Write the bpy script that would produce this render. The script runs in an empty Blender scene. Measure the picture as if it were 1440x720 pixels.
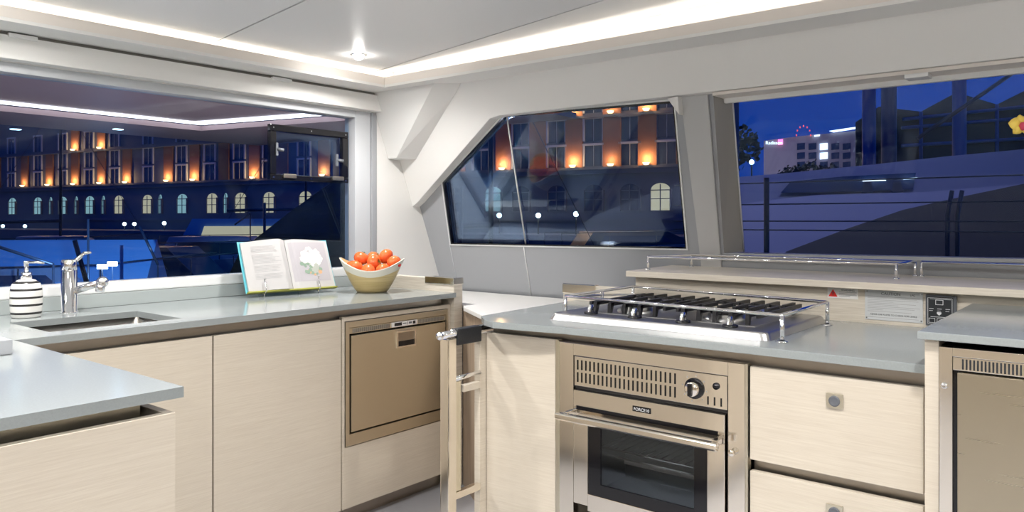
import bpy, bmesh, math, random
from mathutils import Vector, Matrix
random.seed(7)
S = bpy.context.scene
COL = S.collection
PI = math.pi
YAW = math.radians(39.2); CS, SN = math.cos(YAW), math.sin(YAW)
CAMZ = 1.25; FPX = 1078.0; HOR = 309.0

# ------------------------------------------------------------------ materials
def new_mat(name):
    m = bpy.data.materials.new(name); m.use_nodes = True
    nt = m.node_tree; b = nt.nodes['Principled BSDF']
    return m, nt, b
def N(nt, typ, **kw):
    n = nt.nodes.new(typ)
    for k, v in kw.items(): setattr(n, k, v)
    return n
def plain(name, col, rough=.5, metal=0, bump=0, bscale=60, spec=.5, coat=0, var=0):
    m, nt, b = new_mat(name)
    b.inputs['Base Color'].default_value = (*col, 1)
    b.inputs['Roughness'].default_value = rough
    b.inputs['Metallic'].default_value = metal
    b.inputs['Specular IOR Level'].default_value = spec
    b.inputs['Coat Weight'].default_value = coat
    tc = N(nt, 'ShaderNodeTexCoord')
    if bump or var:
        no = N(nt, 'ShaderNodeTexNoise'); no.inputs['Scale'].default_value = bscale
        no.inputs['Detail'].default_value = 4
        nt.links.new(tc.outputs['Object'], no.inputs['Vector'])
    if bump:
        bp = N(nt, 'ShaderNodeBump'); bp.inputs['Strength'].default_value = bump
        bp.inputs['Distance'].default_value = .002
        nt.links.new(no.outputs['Fac'], bp.inputs['Height']); nt.links.new(bp.outputs['Normal'], b.inputs['Normal'])
    if var:
        mx = N(nt, 'ShaderNodeMix', data_type='RGBA')
        mx.inputs['A'].default_value = (*[c*(1-var) for c in col], 1)
        mx.inputs['B'].default_value = (*[min(1, c*(1+var)) for c in col], 1)
        nt.links.new(no.outputs['Fac'], mx.inputs['Factor']); nt.links.new(mx.outputs['Result'], b.inputs['Base Color'])
    return m
def wood(name, c1, c2, sc, rough=.42):
    m, nt, b = new_mat(name)
    tc = N(nt, 'ShaderNodeTexCoord'); mp = N(nt, 'ShaderNodeMapping'); mp.inputs['Scale'].default_value = sc
    nt.links.new(tc.outputs['Object'], mp.inputs['Vector'])
    n1 = N(nt, 'ShaderNodeTexNoise'); n1.inputs['Scale'].default_value = 1.0; n1.inputs['Detail'].default_value = 8
    n1.inputs['Roughness'].default_value = .65; n1.inputs['Distortion'].default_value = .6
    nt.links.new(mp.outputs['Vector'], n1.inputs['Vector'])
    n2 = N(nt, 'ShaderNodeTexNoise'); n2.inputs['Scale'].default_value = 5.0; n2.inputs['Detail'].default_value = 3
    nt.links.new(mp.outputs['Vector'], n2.inputs['Vector'])
    ad = N(nt, 'ShaderNodeMath', operation='MULTIPLY_ADD'); ad.inputs[1].default_value = .45
    nt.links.new(n2.outputs['Fac'], ad.inputs[0])
    ml = N(nt, 'ShaderNodeMath', operation='MULTIPLY'); ml.inputs[1].default_value = .6
    nt.links.new(n1.outputs['Fac'], ml.inputs[0]); nt.links.new(ml.outputs[0], ad.inputs[2])
    r = N(nt, 'ShaderNodeValToRGB'); r.color_ramp.elements[0].position = .36; r.color_ramp.elements[1].position = .66
    r.color_ramp.elements[0].color = (*c1, 1); r.color_ramp.elements[1].color = (*c2, 1)
    nt.links.new(ad.outputs[0], r.inputs['Fac']); nt.links.new(r.outputs['Color'], b.inputs['Base Color'])
    b.inputs['Roughness'].default_value = rough
    bp = N(nt, 'ShaderNodeBump'); bp.inputs['Strength'].default_value = .12; bp.inputs['Distance'].default_value = .001
    nt.links.new(ad.outputs[0], bp.inputs['Height']); nt.links.new(bp.outputs['Normal'], b.inputs['Normal'])
    return m
def steel(name, col, rough, sc=(3, 3, 160), strength=.08):
    m, nt, b = new_mat(name)
    b.inputs['Base Color'].default_value = (*col, 1); b.inputs['Metallic'].default_value = 1
    tc = N(nt, 'ShaderNodeTexCoord'); mp = N(nt, 'ShaderNodeMapping'); mp.inputs['Scale'].default_value = sc
    nt.links.new(tc.outputs['Object'], mp.inputs['Vector'])
    n1 = N(nt, 'ShaderNodeTexNoise'); n1.inputs['Scale'].default_value = 1.0; n1.inputs['Detail'].default_value = 5
    nt.links.new(mp.outputs['Vector'], n1.inputs['Vector'])
    mr = N(nt, 'ShaderNodeMapRange'); mr.inputs['To Min'].default_value = rough*.75; mr.inputs['To Max'].default_value = rough*1.25
    nt.links.new(n1.outputs['Fac'], mr.inputs['Value']); nt.links.new(mr.outputs['Result'], b.inputs['Roughness'])
    if strength:
        bp = N(nt, 'ShaderNodeBump'); bp.inputs['Strength'].default_value = strength; bp.inputs['Distance'].default_value = .0005
        nt.links.new(n1.outputs['Fac'], bp.inputs['Height']); nt.links.new(bp.outputs['Normal'], b.inputs['Normal'])
    return m
def glow(name, col, strength):
    m = bpy.data.materials.new(name); m.use_nodes = True; nt = m.node_tree; nt.nodes.clear()
    o = N(nt, 'ShaderNodeOutputMaterial'); e = N(nt, 'ShaderNodeEmission')
    e.inputs['Color'].default_value = (*col, 1); e.inputs['Strength'].default_value = strength
    nt.links.new(e.outputs[0], o.inputs['Surface']); return m
def pane_mat(name, tint, refl):
    m = bpy.data.materials.new(name); m.use_nodes = True; nt = m.node_tree; nt.nodes.clear()
    o = N(nt, 'ShaderNodeOutputMaterial'); t = N(nt, 'ShaderNodeBsdfTransparent'); g = N(nt, 'ShaderNodeBsdfGlossy')
    t.inputs['Color'].default_value = (*tint, 1); g.inputs['Roughness'].default_value = .0
    g.inputs['Color'].default_value = (.8, .88, 1, 1)
    f = N(nt, 'ShaderNodeFresnel'); f.inputs['IOR'].default_value = 1.45
    mu = N(nt, 'ShaderNodeMath', operation='MULTIPLY'); mu.inputs[1].default_value = refl
    nt.links.new(f.outputs[0], mu.inputs[0])
    mx = N(nt, 'ShaderNodeMixShader'); nt.links.new(mu.outputs[0], mx.inputs[0])
    nt.links.new(t.outputs[0], mx.inputs[1]); nt.links.new(g.outputs[0], mx.inputs[2])
    nt.links.new(mx.outputs[0], o.inputs['Surface']); return m

M = {}
OAK1, OAK2 = (.565, .50, .41), (.665, .605, .51)
M['oak'] = wood('bleached_oak', OAK1, OAK2, (4, 4, 260))
M['oakx'] = wood('bleached_oak_top', (.62, .56, .47), (.78, .72, .63), (2.2, 60, 60))
M['oaky'] = wood('oak_upstand', (.55, .49, .40), (.76, .70, .61), (2.2, 2.2, 60))
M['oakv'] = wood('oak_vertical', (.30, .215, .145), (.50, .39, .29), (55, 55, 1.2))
M['steel'] = steel('brushed_steel', (.74, .69, .56), .33)
M['steel_dark'] = steel('recess_steel', (.42, .375, .32), .36)
M['bronze'] = steel('warm_brushed_steel', (.50, .44, .33), .30, (3, 3, 120), 0)
M['steel_hob'] = steel('hob_steel', (.47, .47, .47), .34, (160, 3, 3))
M['steel_sink'] = steel('sink_steel', (.60, .57, .53), .30, (8, 90, 8), .015)
M['polish'] = steel('polished_steel', (.86, .80, .71), .13, (3, 3, 60), .03)
M['chrome'] = plain('chrome', (.86, .86, .87), .06, 1)
M['stone'] = plain('grey_quartz', (.30, .33, .335), .13, bscale=240, var=.10, spec=.5)
M['stone_edge'] = plain('grey_splashback', (.40, .44, .44), .16, spec=.5)
M['white'] = plain('white_vinyl', (.81, .805, .79), .5, bump=.15, bscale=350)
M['ceil'] = plain('white_headliner', (.78, .78, .775), .42, bump=.08, bscale=300)
M['lip'] = plain('cream_lip', (.80, .75, .70), .4)
M['gusset'] = plain('pale_vinyl', (.76, .76, .75), .45, bump=.1, bscale=350)
M['greywall'] = plain('grey_vinyl', (.36, .375, .40), .42, bump=.1, bscale=350)
M['taupe'] = plain('dark_taupe', (.20, .19, .175), .45)
M['post'] = plain('pale_grey_post', (.50, .505, .51), .42)
M['jamb'] = plain('jamb_grey', (.40, .39, .365), .45)
M['frame'] = plain('satin_grey_frame', (.55, .57, .60), .35, spec=.5)
M['frame_white'] = plain('satin_white_frame', (.80, .81, .81), .28)
M['black'] = plain('black_plastic', (.012, .012, .014), .35)
M['gloss_black'] = plain('gloss_black', (.006, .006, .008), .08)
M['castiron'] = plain('cast_iron', (.014, .014, .016), .42, bump=.4, bscale=300)
M['leather'] = plain('black_leather', (.012, .014, .018), .42, bump=.5, bscale=250)
M['floor'] = plain('grey_floor', (.42, .43, .47), .12, bscale=8, var=.06)
M['beige'] = plain('beige_bulkhead', (.46, .40, .32), .5)
M['cream'] = plain('cream_bulkhead', (.68, .62, .52), .5)
M['navy'] = plain('navy_cushion', (.05, .06, .09), .6)
M['led'] = glow('led_strip', (1, .91, .80), 11)
M['bulb'] = glow('downlight_lens', (1, .96, .90), 120)
M['pane'] = pane_mat('window_pane', (.80, .90, 1.0), .64)
M['pane_oven'] = pane_mat('oven_pane', (.75, .78, .80), 1.2)
M['paper'] = plain('paper', (.50, .49, .49), .6)
M['teal'] = plain('teal_cover', (.12, .50, .60), .4)
M['olive'] = plain('olive_edge', (.38, .38, .07), .5)
M['ink'] = plain('ink', (.38, .38, .39), .7)
M['ink_dark'] = plain('dark_ink', (.06, .07, .08), .6)
M['plate'] = plain('engraved_plate', (.62, .64, .65), .4)
M['label_white'] = plain('label_white', (.80, .79, .77), .45)
M['red'] = plain('warning_red', (.72, .02, .015), .4)
M['panel_dark'] = plain('alarm_face', (.022, .026, .032), .3)
M['panel_grey'] = plain('alarm_case', (.12, .13, .15), .4)
M['ink_white'] = plain('white_print', (.72, .74, .76), .5)
def tomato_mat():
    m, nt, b = new_mat('tomato_skin')
    tc = N(nt, 'ShaderNodeTexCoord'); no = N(nt, 'ShaderNodeTexNoise'); no.inputs['Scale'].default_value = 22
    nt.links.new(tc.outputs['Object'], no.inputs['Vector'])
    r = N(nt, 'ShaderNodeValToRGB'); r.color_ramp.elements[0].color = (.76, .10, .028, 1); r.color_ramp.elements[1].color = (.90, .23, .065, 1)
    nt.links.new(no.outputs['Fac'], r.inputs['Fac']); nt.links.new(r.outputs['Color'], b.inputs['Base Color'])
    b.inputs['Roughness'].default_value = .22; b.inputs['Subsurface Weight'].default_value = .08
    return m
M['tomato'] = tomato_mat()
M['calyx'] = plain('calyx_green', (.10, .20, .03), .6)
M['bamboo'] = wood('bamboo_bowl', (.46, .33, .13), (.66, .53, .27), (2, 2, 160), .3)
M['lacquer'] = plain('cream_lacquer', (.74, .72, .62), .25)
M['bowl_in'] = plain('bowl_inside', (.62, .45, .22), .4)
def stripe_mat():
    m, nt, b = new_mat('striped_ceramic')
    tc = N(nt, 'ShaderNodeTexCoord'); sx = N(nt, 'ShaderNodeSeparateXYZ'); nt.links.new(tc.outputs['Object'], sx.inputs[0])
    mr = N(nt, 'ShaderNodeMapRange'); mr.inputs['From Max'].default_value = .144
    nt.links.new(sx.outputs['Z'], mr.inputs['Value'])
    r = N(nt, 'ShaderNodeValToRGB'); cr = r.color_ramp; cr.interpolation = 'CONSTANT'
    W_, K_ = (.80, .79, .76, 1), (.028, .027, .026, 1)
    cr.elements[0].position = 0; cr.elements[0].color = W_
    cr.elements[1].position = .085; cr.elements[1].color = K_
    for p, c in ((.135, W_), (.275, K_), (.325, W_), (.45, K_), (.50, W_), (.63, K_), (.68, W_), (.80, K_), (.85, W_)):
        e = cr.elements.new(p); e.color = c
    nt.links.new(mr.outputs['Result'], r.inputs['Fac']); nt.links.new(r.outputs['Color'], b.inputs['Base Color'])
    b.inputs['Roughness'].default_value = .25
    return m
M['striped'] = stripe_mat()

# ------------------------------------------------------------------ mesh builder
class MB:
    def __init__(self): self.bm = bmesh.new()
    def _merge(self, b2, mtx=None, smooth=False):
        if mtx is not None: bmesh.ops.transform(b2, matrix=mtx, verts=b2.verts)
        if smooth:
            for f in b2.faces: f.smooth = True
        me = bpy.data.meshes.new('t'); b2.to_mesh(me); b2.free()
        self.bm.from_mesh(me); bpy.data.meshes.remove(me); return self
    def box(self, x0, x1, y0, y1, z0, z1, bev=0, mtx=None, seg=2):
        b = bmesh.new(); bmesh.ops.create_cube(b, size=1)
        for v in b.verts:
            v.co = Vector(((x0+x1)/2+v.co.x*(x1-x0), (y0+y1)/2+v.co.y*(y1-y0), (z0+z1)/2+v.co.z*(z1-z0)))
        if bev: bmesh.ops.bevel(b, geom=b.edges[:], offset=bev, segments=seg, profile=.7, affect='EDGES')
        return self._merge(b, mtx)
    def prism(self, pts, vec, bev=0, mtx=None):
        """pts: list of 3d points (planar polygon); extruded along vec"""
        b = bmesh.new(); vs = [b.verts.new(p) for p in pts]; f = b.faces.new(vs)
        r = bmesh.ops.extrude_face_region(b, geom=[f])
        nv = [g for g in r['geom'] if isinstance(g, bmesh.types.BMVert)]
        bmesh.ops.translate(b, verts=nv, vec=Vector(vec))
        bmesh.ops.recalc_face_normals(b, faces=b.faces[:])
        if bev: bmesh.ops.bevel(b, geom=b.edges[:], offset=bev, segments=2, profile=.7, affect='EDGES')
        return self._merge(b, mtx)
    def tube(self, pts, r, seg=10, mtx=None, cap=True, smooth=True):
        pts = [Vector(p) for p in pts]; b = bmesh.new(); rings = []
        n = len(pts); up = None
        rs = r if isinstance(r, (list, tuple)) else [r]*n
        for i, p in enumerate(pts):
            if i == 0: d = pts[1]-p
            elif i == n-1: d = p-pts[i-1]
            else: d = (pts[i+1]-p).normalized()+(p-pts[i-1]).normalized()
            d.normalize()
            if up is None:
                up = Vector((0, 0, 1)) if abs(d.z) < .9 else Vector((1, 0, 0))
            a = d.cross(up); a.normalize(); up = a.cross(d).normalized()
            ring = [b.verts.new(p+(a*math.cos(2*PI*k/seg)+up*math.sin(2*PI*k/seg))*rs[i]) for k in range(seg)]
            rings.append(ring)
        for i in range(n-1):
            for k in range(seg):
                f = b.faces.new((rings[i][k], rings[i][(k+1) % seg], rings[i+1][(k+1) % seg], rings[i+1][k])); f.smooth = smooth
        if cap:
            b.faces.new(rings[0][::-1]); b.faces.new(rings[-1])
        bmesh.ops.recalc_face_normals(b, faces=b.faces[:])
        return self._merge(b, mtx)
    def lathe(self, prof, center=(0, 0, 0), seg=32, mtx=None, smooth=True, sx=1, sy=1):
        b = bmesh.new(); rings = []; c = Vector(center)
        for r, z in prof:
            if r < 1e-6: rings.append([b.verts.new(c+Vector((0, 0, z)))])
            else: rings.append([b.verts.new(c+Vector((r*sx*math.cos(2*PI*k/seg), r*sy*math.sin(2*PI*k/seg), z))) for k in range(seg)])
        for i in range(len(rings)-1):
            A, B = rings[i], rings[i+1]
            for k in range(seg):
                k2 = (k+1) % seg
                if len(A) == 1 and len(B) == 1: continue
                if len(A) == 1: f = b.faces.new((A[0], B[k2], B[k]))
                elif len(B) == 1: f = b.faces.new((A[k], A[k2], B[0]))
                else: f = b.faces.new((A[k], A[k2], B[k2], B[k]))
                f.smooth = smooth
        bmesh.ops.recalc_face_normals(b, faces=b.faces[:])
        return self._merge(b, mtx)
    def grid_slab(self, xs, ys, keep, z0, z1):
        b = bmesh.new(); V = {}
        def v(i, j, t):
            k = (i, j, t)
            if k not in V: V[k] = b.verts.new((xs[i], ys[j], z1 if t else z0))
            return V[k]
        K = lambda i, j: 0 <= i < len(xs)-1 and 0 <= j < len(ys)-1 and keep((xs[i]+xs[i+1])/2, (ys[j]+ys[j+1])/2)
        for i in range(len(xs)-1):
            for j in range(len(ys)-1):
                if not K(i, j): continue
                b.faces.new((v(i, j, 1), v(i+1, j, 1), v(i+1, j+1, 1), v(i, j+1, 1)))
                b.faces.new((v(i, j, 0), v(i, j+1, 0), v(i+1, j+1, 0), v(i+1, j, 0)))
                if not K(i-1, j): b.faces.new((v(i, j, 0), v(i, j, 1), v(i, j+1, 1), v(i, j+1, 0)))
                if not K(i+1, j): b.faces.new((v(i+1, j, 0), v(i+1, j+1, 0), v(i+1, j+1, 1), v(i+1, j, 1)))
                if not K(i, j-1): b.faces.new((v(i, j, 0), v(i+1, j, 0), v(i+1, j, 1), v(i, j, 1)))
                if not K(i, j+1): b.faces.new((v(i, j+1, 0), v(i, j+1, 1), v(i+1, j+1, 1), v(i+1, j+1, 0)))
        return self._merge(b)
    def build(self, name, mat, parent=None, local=False, **props):
        me = bpy.data.meshes.new(name)
        if parent is not None and not local:
            bmesh.ops.translate(self.bm, verts=self.bm.verts, vec=-wloc(parent))
        self.bm.to_mesh(me); self.bm.free()
        o = bpy.data.objects.new(name, me); COL.objects.link(o)
        me.materials.append(mat)
        if parent is not None: o.parent = parent
        for k, v in props.items(): o[k] = v
        return o
def wloc(o):
    v = Vector((0, 0, 0))
    while o is not None: v = v+o.location; o = o.parent
    return v
def thing(name, loc, label, cat, group=None, rotz=0):
    o = bpy.data.objects.new(name, None); o.empty_display_size = .05; COL.objects.link(o)
    o.location = loc; o.rotation_euler = (0, 0, rotz); o['label'] = label; o['category'] = cat
    if group: o['group'] = group
    return o
def struct(o): o['kind'] = 'structure'; return o
def rebase(o):
    """put a single-mesh thing's origin at its base centre"""
    me = o.data; vs = [v.co.copy() for v in me.vertices]
    c = Vector(((min(v.x for v in vs)+max(v.x for v in vs))/2, (min(v.y for v in vs)+max(v.y for v in vs))/2, min(v.z for v in vs)))
    for v in me.vertices: v.co -= c
    o.location = c; return o
def text(name, body, size, mat, parent, loc, rot, align='LEFT', ext=.0002):
    cu = bpy.data.curves.new(name, 'FONT'); cu.body = body; cu.size = size; cu.extrude = ext; cu.align_x = align
    o = bpy.data.objects.new(name, cu); COL.objects.link(o); cu.materials.append(mat)
    bpy.context.view_layer.update()
    me = bpy.data.meshes.new_from_object(o.evaluated_get(bpy.context.evaluated_depsgraph_get()))
    bpy.data.objects.remove(o); bpy.data.curves.remove(cu)
    o = bpy.data.objects.new(name, me); COL.objects.link(o)
    o.parent = parent; o.location = Vector(loc)-wloc(parent); o.rotation_euler = rot
    return o
def copy_tree(o, parent=None):
    c = o.copy(); COL.objects.link(c)
    if parent is not None: c.parent = parent
    for ch in list(o.children): copy_tree(ch, c)
    return c
def cam2w(X, Y): return (CS*X-SN*Y, SN*X+CS*Y)
def at(px, py, Y):
    """world point at camera-forward distance Y along the sight line of a photo pixel"""
    x, y = cam2w((px-720)/FPX*Y, Y); return Vector((x, y, CAMZ-(py-HOR)/FPX*Y))

# ------------------------------------------------------------------ room shell
FL = .035
struct(MB().box(-3.3, 2.2, -2.4, 3.55, FL-.06, FL).build('floor', M['floor']))
def wp(x, z, d=0): return Vector((x, 3.09-.384*(z-.93)+d, z))
def wprism(mb, poly, d0, d1, bev=0): return mb.prism([wp(x, z, d0) for x, z in poly], (0, d1-d0, 0), bev)

# window wall (leaning inboard), built around two openings
CW = [(-2.89, 1.118), (-1.495, 1.126), (-1.437, 1.725), (-2.313, 1.742), (-2.83, 1.445)]   # clockwise seen from inside
RW = [(-1.328, 1.112), (1.2, 1.135), (1.2, 1.735), (-1.267, 1.735)]
w = MB()
wprism(w, [(-3.12, FL), (2.2, FL), (2.2, 1.10), (-3.12, 1.10)], .0, .05)
wprism(w, [(-3.12, 1.10), (2.2, 1.10), (2.2, 1.135), (1.2, 1.135), RW[0], CW[1], CW[0], (-3.12, 1.118)], 0, .05)
wprism(w, [(-3.12, 1.118), CW[0], CW[4], CW[3], (-2.313, 1.90), (-3.12, 1.90)], 0, .05)
wprism(w, [CW[3], CW[2], (-1.437, 1.90), (-2.313, 1.90)], 0, .05)
wprism(w, [CW[1], RW[0], RW[3], (-1.267, 1.90), (-1.437, 1.90), CW[2]], 0, .05)
wprism(w, [RW[3], RW[2], (1.2, 1.90), (-1.267, 1.90)], 0, .05)
wprism(w, [RW[1], (2.2, 1.135), (2.2, 1.90), (1.2, 1.90)], 0, .05)
struct(w.build('wall_window', M['greywall']))

def ring_poly(poly, off):
    """offset polygon outward (positive) in xz"""
    n = len(poly); out = []
    cx = sum(p[0] for p in poly)/n; cz = sum(p[1] for p in poly)/n
    for i in range(n):
        p0, p1, p2 = Vector(poly[i-1]), Vector(poly[i]), Vector(poly[(i+1) % n])
        e1 = (p1-p0).normalized(); e2 = (p2-p1).normalized()
        n1 = Vector((e1.y, -e1.x)); n2 = Vector((e2.y, -e2.x))
        if n1.dot(p1-Vector((cx, cz))) < 0: n1 = -n1
        if n2.dot(p1-Vector((cx, cz))) < 0: n2 = -n2
        m = (n1+n2).normalized(); k = off/max(.3, m.dot(n1)); out.append((p1.x+m.x*k, p1.y+m.y*k))
    return out
def frame_loop(mb, inner, outer, d0, d1):
    n = len(inner)
    for i in range(n):
        j = (i+1) % n
        wprism(mb, [inner[i], inner[j], outer[j], outer[i]], d0, d1)
    return mb

# centre window
p_in = ring_poly(CW, -.004)
win2 = struct(wprism(MB(), ring_poly(CW, .0), .022, .030).build('window_2', M['pane']))
fr = frame_loop(MB(), ring_poly(CW, -.006), ring_poly(CW, .0), .0, .022)
struct(fr.build('window_frame', M['gloss_black'], win2))
bead = frame_loop(MB(), ring_poly(CW, .001), ring_poly(CW, .007), -.004, -.0005)
struct(bead.build('bead', M['frame_white'], win2))
jt = MB().tube([wp(-2.313, 1.735, .018), wp(-2.385, 1.12, .018)], .004, 6)
struct(jt.build('pane_joint', M['frame_white'], win2))
jl = MB().tube([wp(-2.386, 1.112, -.002), wp(-2.412, .865, -.002)], .0025, 6)
struct(jl.build('panel_seam', M['frame_white'], win2))
jl = MB().tube([wp(-2.90, 1.112, -.001), wp(-2.925, .865, -.001)], .0015, 6)
struct(jl.build('panel_seam', M['frame'], win2))

# right window: deep splayed reveal, pane set back
PW = [(-1.286, 1.115), (1.2, 1.135), (1.2, 1.735), (-1.235, 1.735)]
win3 = struct(wprism(MB(), PW, .102, .112).build('window_3', M['pane']))
rv = MB()
def quad_solid(mb, a, b, c, d, vec): return mb.prism([a, b, c, d], vec)
rv.prism([wp(RW[0][0], RW[0][1], .0), wp(RW[3][0], RW[3][1], .0), wp(PW[3][0], PW[3][1], .10), wp(PW[0][0], PW[0][1], .10)], (-.01, .006, 0))
struct(rv.build('jamb', M['jamb'], win3))
struct(MB().prism([wp(-1.33, 1.112, .0), wp(1.2, 1.132, 0), wp(1.2, 1.132, .12), wp(-1.30, 1.112, .12)], (0, 0, -.012)).build('window_sill', M['greywall'], win3))
struct(MB().tube([wp(PW[3][0]+.004, PW[3][1], .097), wp(PW[0][0]+.004, PW[0][1], .097)], .0035, 6).build('bead', M['frame_white'], win3))
struct(MB().prism([wp(1.2, 1.13, 0), wp(1.2, 1.74, 0), wp(1.2, 1.74, .12), wp(1.2, 1.13, .12)], (.01, 0, 0)).build('jamb', M['jamb'], win3))
# post strips between the windows
ps = MB(); wprism(ps, [(-1.322, 1.10), (-1.300, 1.10), (-1.245, 1.735), (-1.267, 1.735)], -.006, -.0005)
struct(wprism(MB(), [(-1.445, .88), (-1.36, .88), (-1.285, 1.735), (-1.400, 1.735)], -.012, -.0005, .004).build('trim_1', M['post']))

# header panel over the windows, with the diagonal brace at the left
HD = [(-3.05, 1.32), (-2.999, 1.345), (-2.359, 1.727), (-2.30, 1.735), (-1.39, 1.735), (2.2, 1.735), (2.2, 1.905), (-3.05, 1.905)]
hd = struct(wprism(MB(), HD, -.055, -.0005, .004).build('trim_2', M['white']))
# raised corner gusset
GS = [(-3.048, 1.57), (-2.90, 1.562), (-2.52, 1.87), (-2.49, 1.90), (-3.048, 1.90)]
g = MB(); b_ = bmesh.new()
front = [wp(x, z, -.135) for x, z in [(-3.048, 1.571), (-2.985, 1.571), (-2.63, 1.86), (-2.58, 1.90), (-3.048, 1.90)]]
back = [wp(x, z, -.056) for x, z in [(-3.048, 1.566), (-2.925, 1.566), (-2.53, 1.86), (-2.48, 1.90), (-3.048, 1.90)]]
fv = [b_.verts.new(p) for p in front]; bv = [b_.verts.new(p) for p in back]
b_.faces.new(fv); b_.faces.new(bv[::-1])
for i in range(5):
    j = (i+1) % 5; b_.faces.new((fv[i], bv[i], bv[j], fv[j]))
bmesh.ops.recalc_face_normals(b_, faces=b_.faces[:])
g._merge(b_); struct(g.build('trim_3', M['gusset']))

# left wall with the big saloon window
WL = -3.05
w = MB()
w.box(WL-.09, WL, -2.4, 3.5, FL, .975)
w.box(WL-.09, WL, -2.4, 2.628, 1.80, 2.24)
w.box(WL-.09, WL, 2.628, 3.16, .975, 2.24)
w.box(WL-.09, WL, -2.4, -1.2, .975, 1.80)
struct(w.build('wall_left', M['white']))
win1 = struct(MB().box(WL-.062, WL-.052, -1.15, 2.50, 1.0, 1.785).build('window_1', M['pane']))
f = MB()
f.box(WL-.085, WL-.002, 2.493, 2.592, .975, 1.80, .004)
f.box(WL-.085, WL-.002, -1.2, -1.13, .975, 1.80, .004)
struct(f.build('window_frame', M['frame'], win1))
f = MB().box(WL-.085, WL+.006, 2.596, 2.628, .93, 1.80, .003)
struct(f.build('mullion', M['greywall'], win1))
f = MB().box(WL-.085, WL-.002, -1.13, 2.493, 1.765, 1.80, .004)
struct(f.build('head_rail', M['frame'], win1))
f = MB().box(WL-.085, WL+.012, -1.2, 2.592, .972, 1.012, .006)
struct(f.build('window_sill', M['frame_white'], win1))
# pelmet with roller blind slot above the left window
struct(MB().box(WL+.001, -2.998, -2.4, 2.72, 1.803, 1.884, .003).build('trim_4', M['white']))
struct(MB().box(WL+.001, -3.012, -2.4, 2.72, 1.8845, 1.8965).build('trim_5', M['taupe']))
for yy, ln in ((.99, .045), (2.03, .05)):
    o = MB().box(-3.0115, -2.992, yy-ln, yy+ln, 1.876, 1.892, .004).build('blind_tab', M['frame_white'])
    o['label'] = 'white pull tab on the blind slot over the sink' if yy < 1.5 else 'white pull tab on the blind slot nearer the room corner'
    o['category'] = 'blind tab'; o['group'] = 'pull tabs of the window blinds'; rebase(o)

# soffit, lips and cove
LX, LY = -2.85, 2.51
struct(MB().prism([(-3.06, -2.4, 1.897), (LX, -2.4, 1.897), (LX, LY, 1.897), (2.2, LY, 1.897), (2.2, 2.80, 1.897), (-3.06, 2.80, 1.897)], (0, 0, .012)).build('ceiling_1', M['white']))
lp = MB()
lp.box(LX-.012, LX, -2.4, LY, 1.909, 1.947, .001)
lp.box(LX-.012, 2.2, LY, LY+.012, 1.909, 1.947, .001)
lp.box(1.90, 1.912, -2.0, LY, 1.897, 1.945).box(LX, 1.9, -2.012, -2.0, 1.897, 1.945)
struct(lp.build('trim_6', M['lip']))
struct(MB().box(1.9, 2.14, -2.4, LY, 1.885, 1.8965).box(LX, 1.9, -2.4, -2.0, 1.885, 1.8965).build('ceiling_5', M['white']))
struct(MB().box(LX-.075, LX-.063, -2.4, LY+.13, 1.909, 1.99).box(LX-.075, 2.2, LY+.118, LY+.13, 1.909, 2.21).build('trim_7', M['white']))
led = MB().box(LX-.045, LX-.033, -2.3, LY+.045, 1.910, 1.914)
led.box(LX-.03, 2.1, LY+.045, LY+.065, 1.910, 1.914)
led.box(1.98, 1.995, -2.1, 2.3, 1.910, 1.914).box(-2.7, 1.98, -2.10, -2.085, 1.910, 1.914)  # runs behind the camera, added to brighten the ceiling
o = led.build('led_strip', M['led']); o['label'] = 'warm white light strip in the ceiling cove, with unseen added runs'; o['category'] = 'light strip'; rebase(o)
# ceiling panels with open seams
CZ_ = 1.975
def s1(x): return 1.652-.1616*(x+2.881)
def s2(x): return 2.481-.217*(x+2.874)
A, B = -2.912, 2.2; gp = .004
def zc(x, y): return CZ_+max(0, (y-s2(x)-.004))*.13
for pts in ([(A, -2.4), (B, -2.4), (B, s1(B)-gp), (A, s1(A)-gp)],
            [(A, s1(A)+gp), (B, s1(B)+gp), (B, s2(B)-gp), (A, s2(A)-gp)],
            [(A, s2(A)+gp), (B, s2(B)+gp), (B, 2.63), (A, 2.63)]):
    struct(MB().prism([(x, y, zc(x, y)) for x, y in pts], (0, 0, .02)).build('ceiling', M['ceil']))
struct(MB().box(-3.14, 2.2, -2.4, 3.16, 2.22, 2.26).build('ceiling_2', M['taupe']))
# rest of the saloon behind the camera
struct(MB().box(2.14, 2.2, -2.4, 3.16, FL, 2.22).build('wall_right', M['cream']))
struct(MB().box(-3.06, 2.2, -2.46, -2.4, FL, 2.22).build('wall_back', M['beige']))

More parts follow.
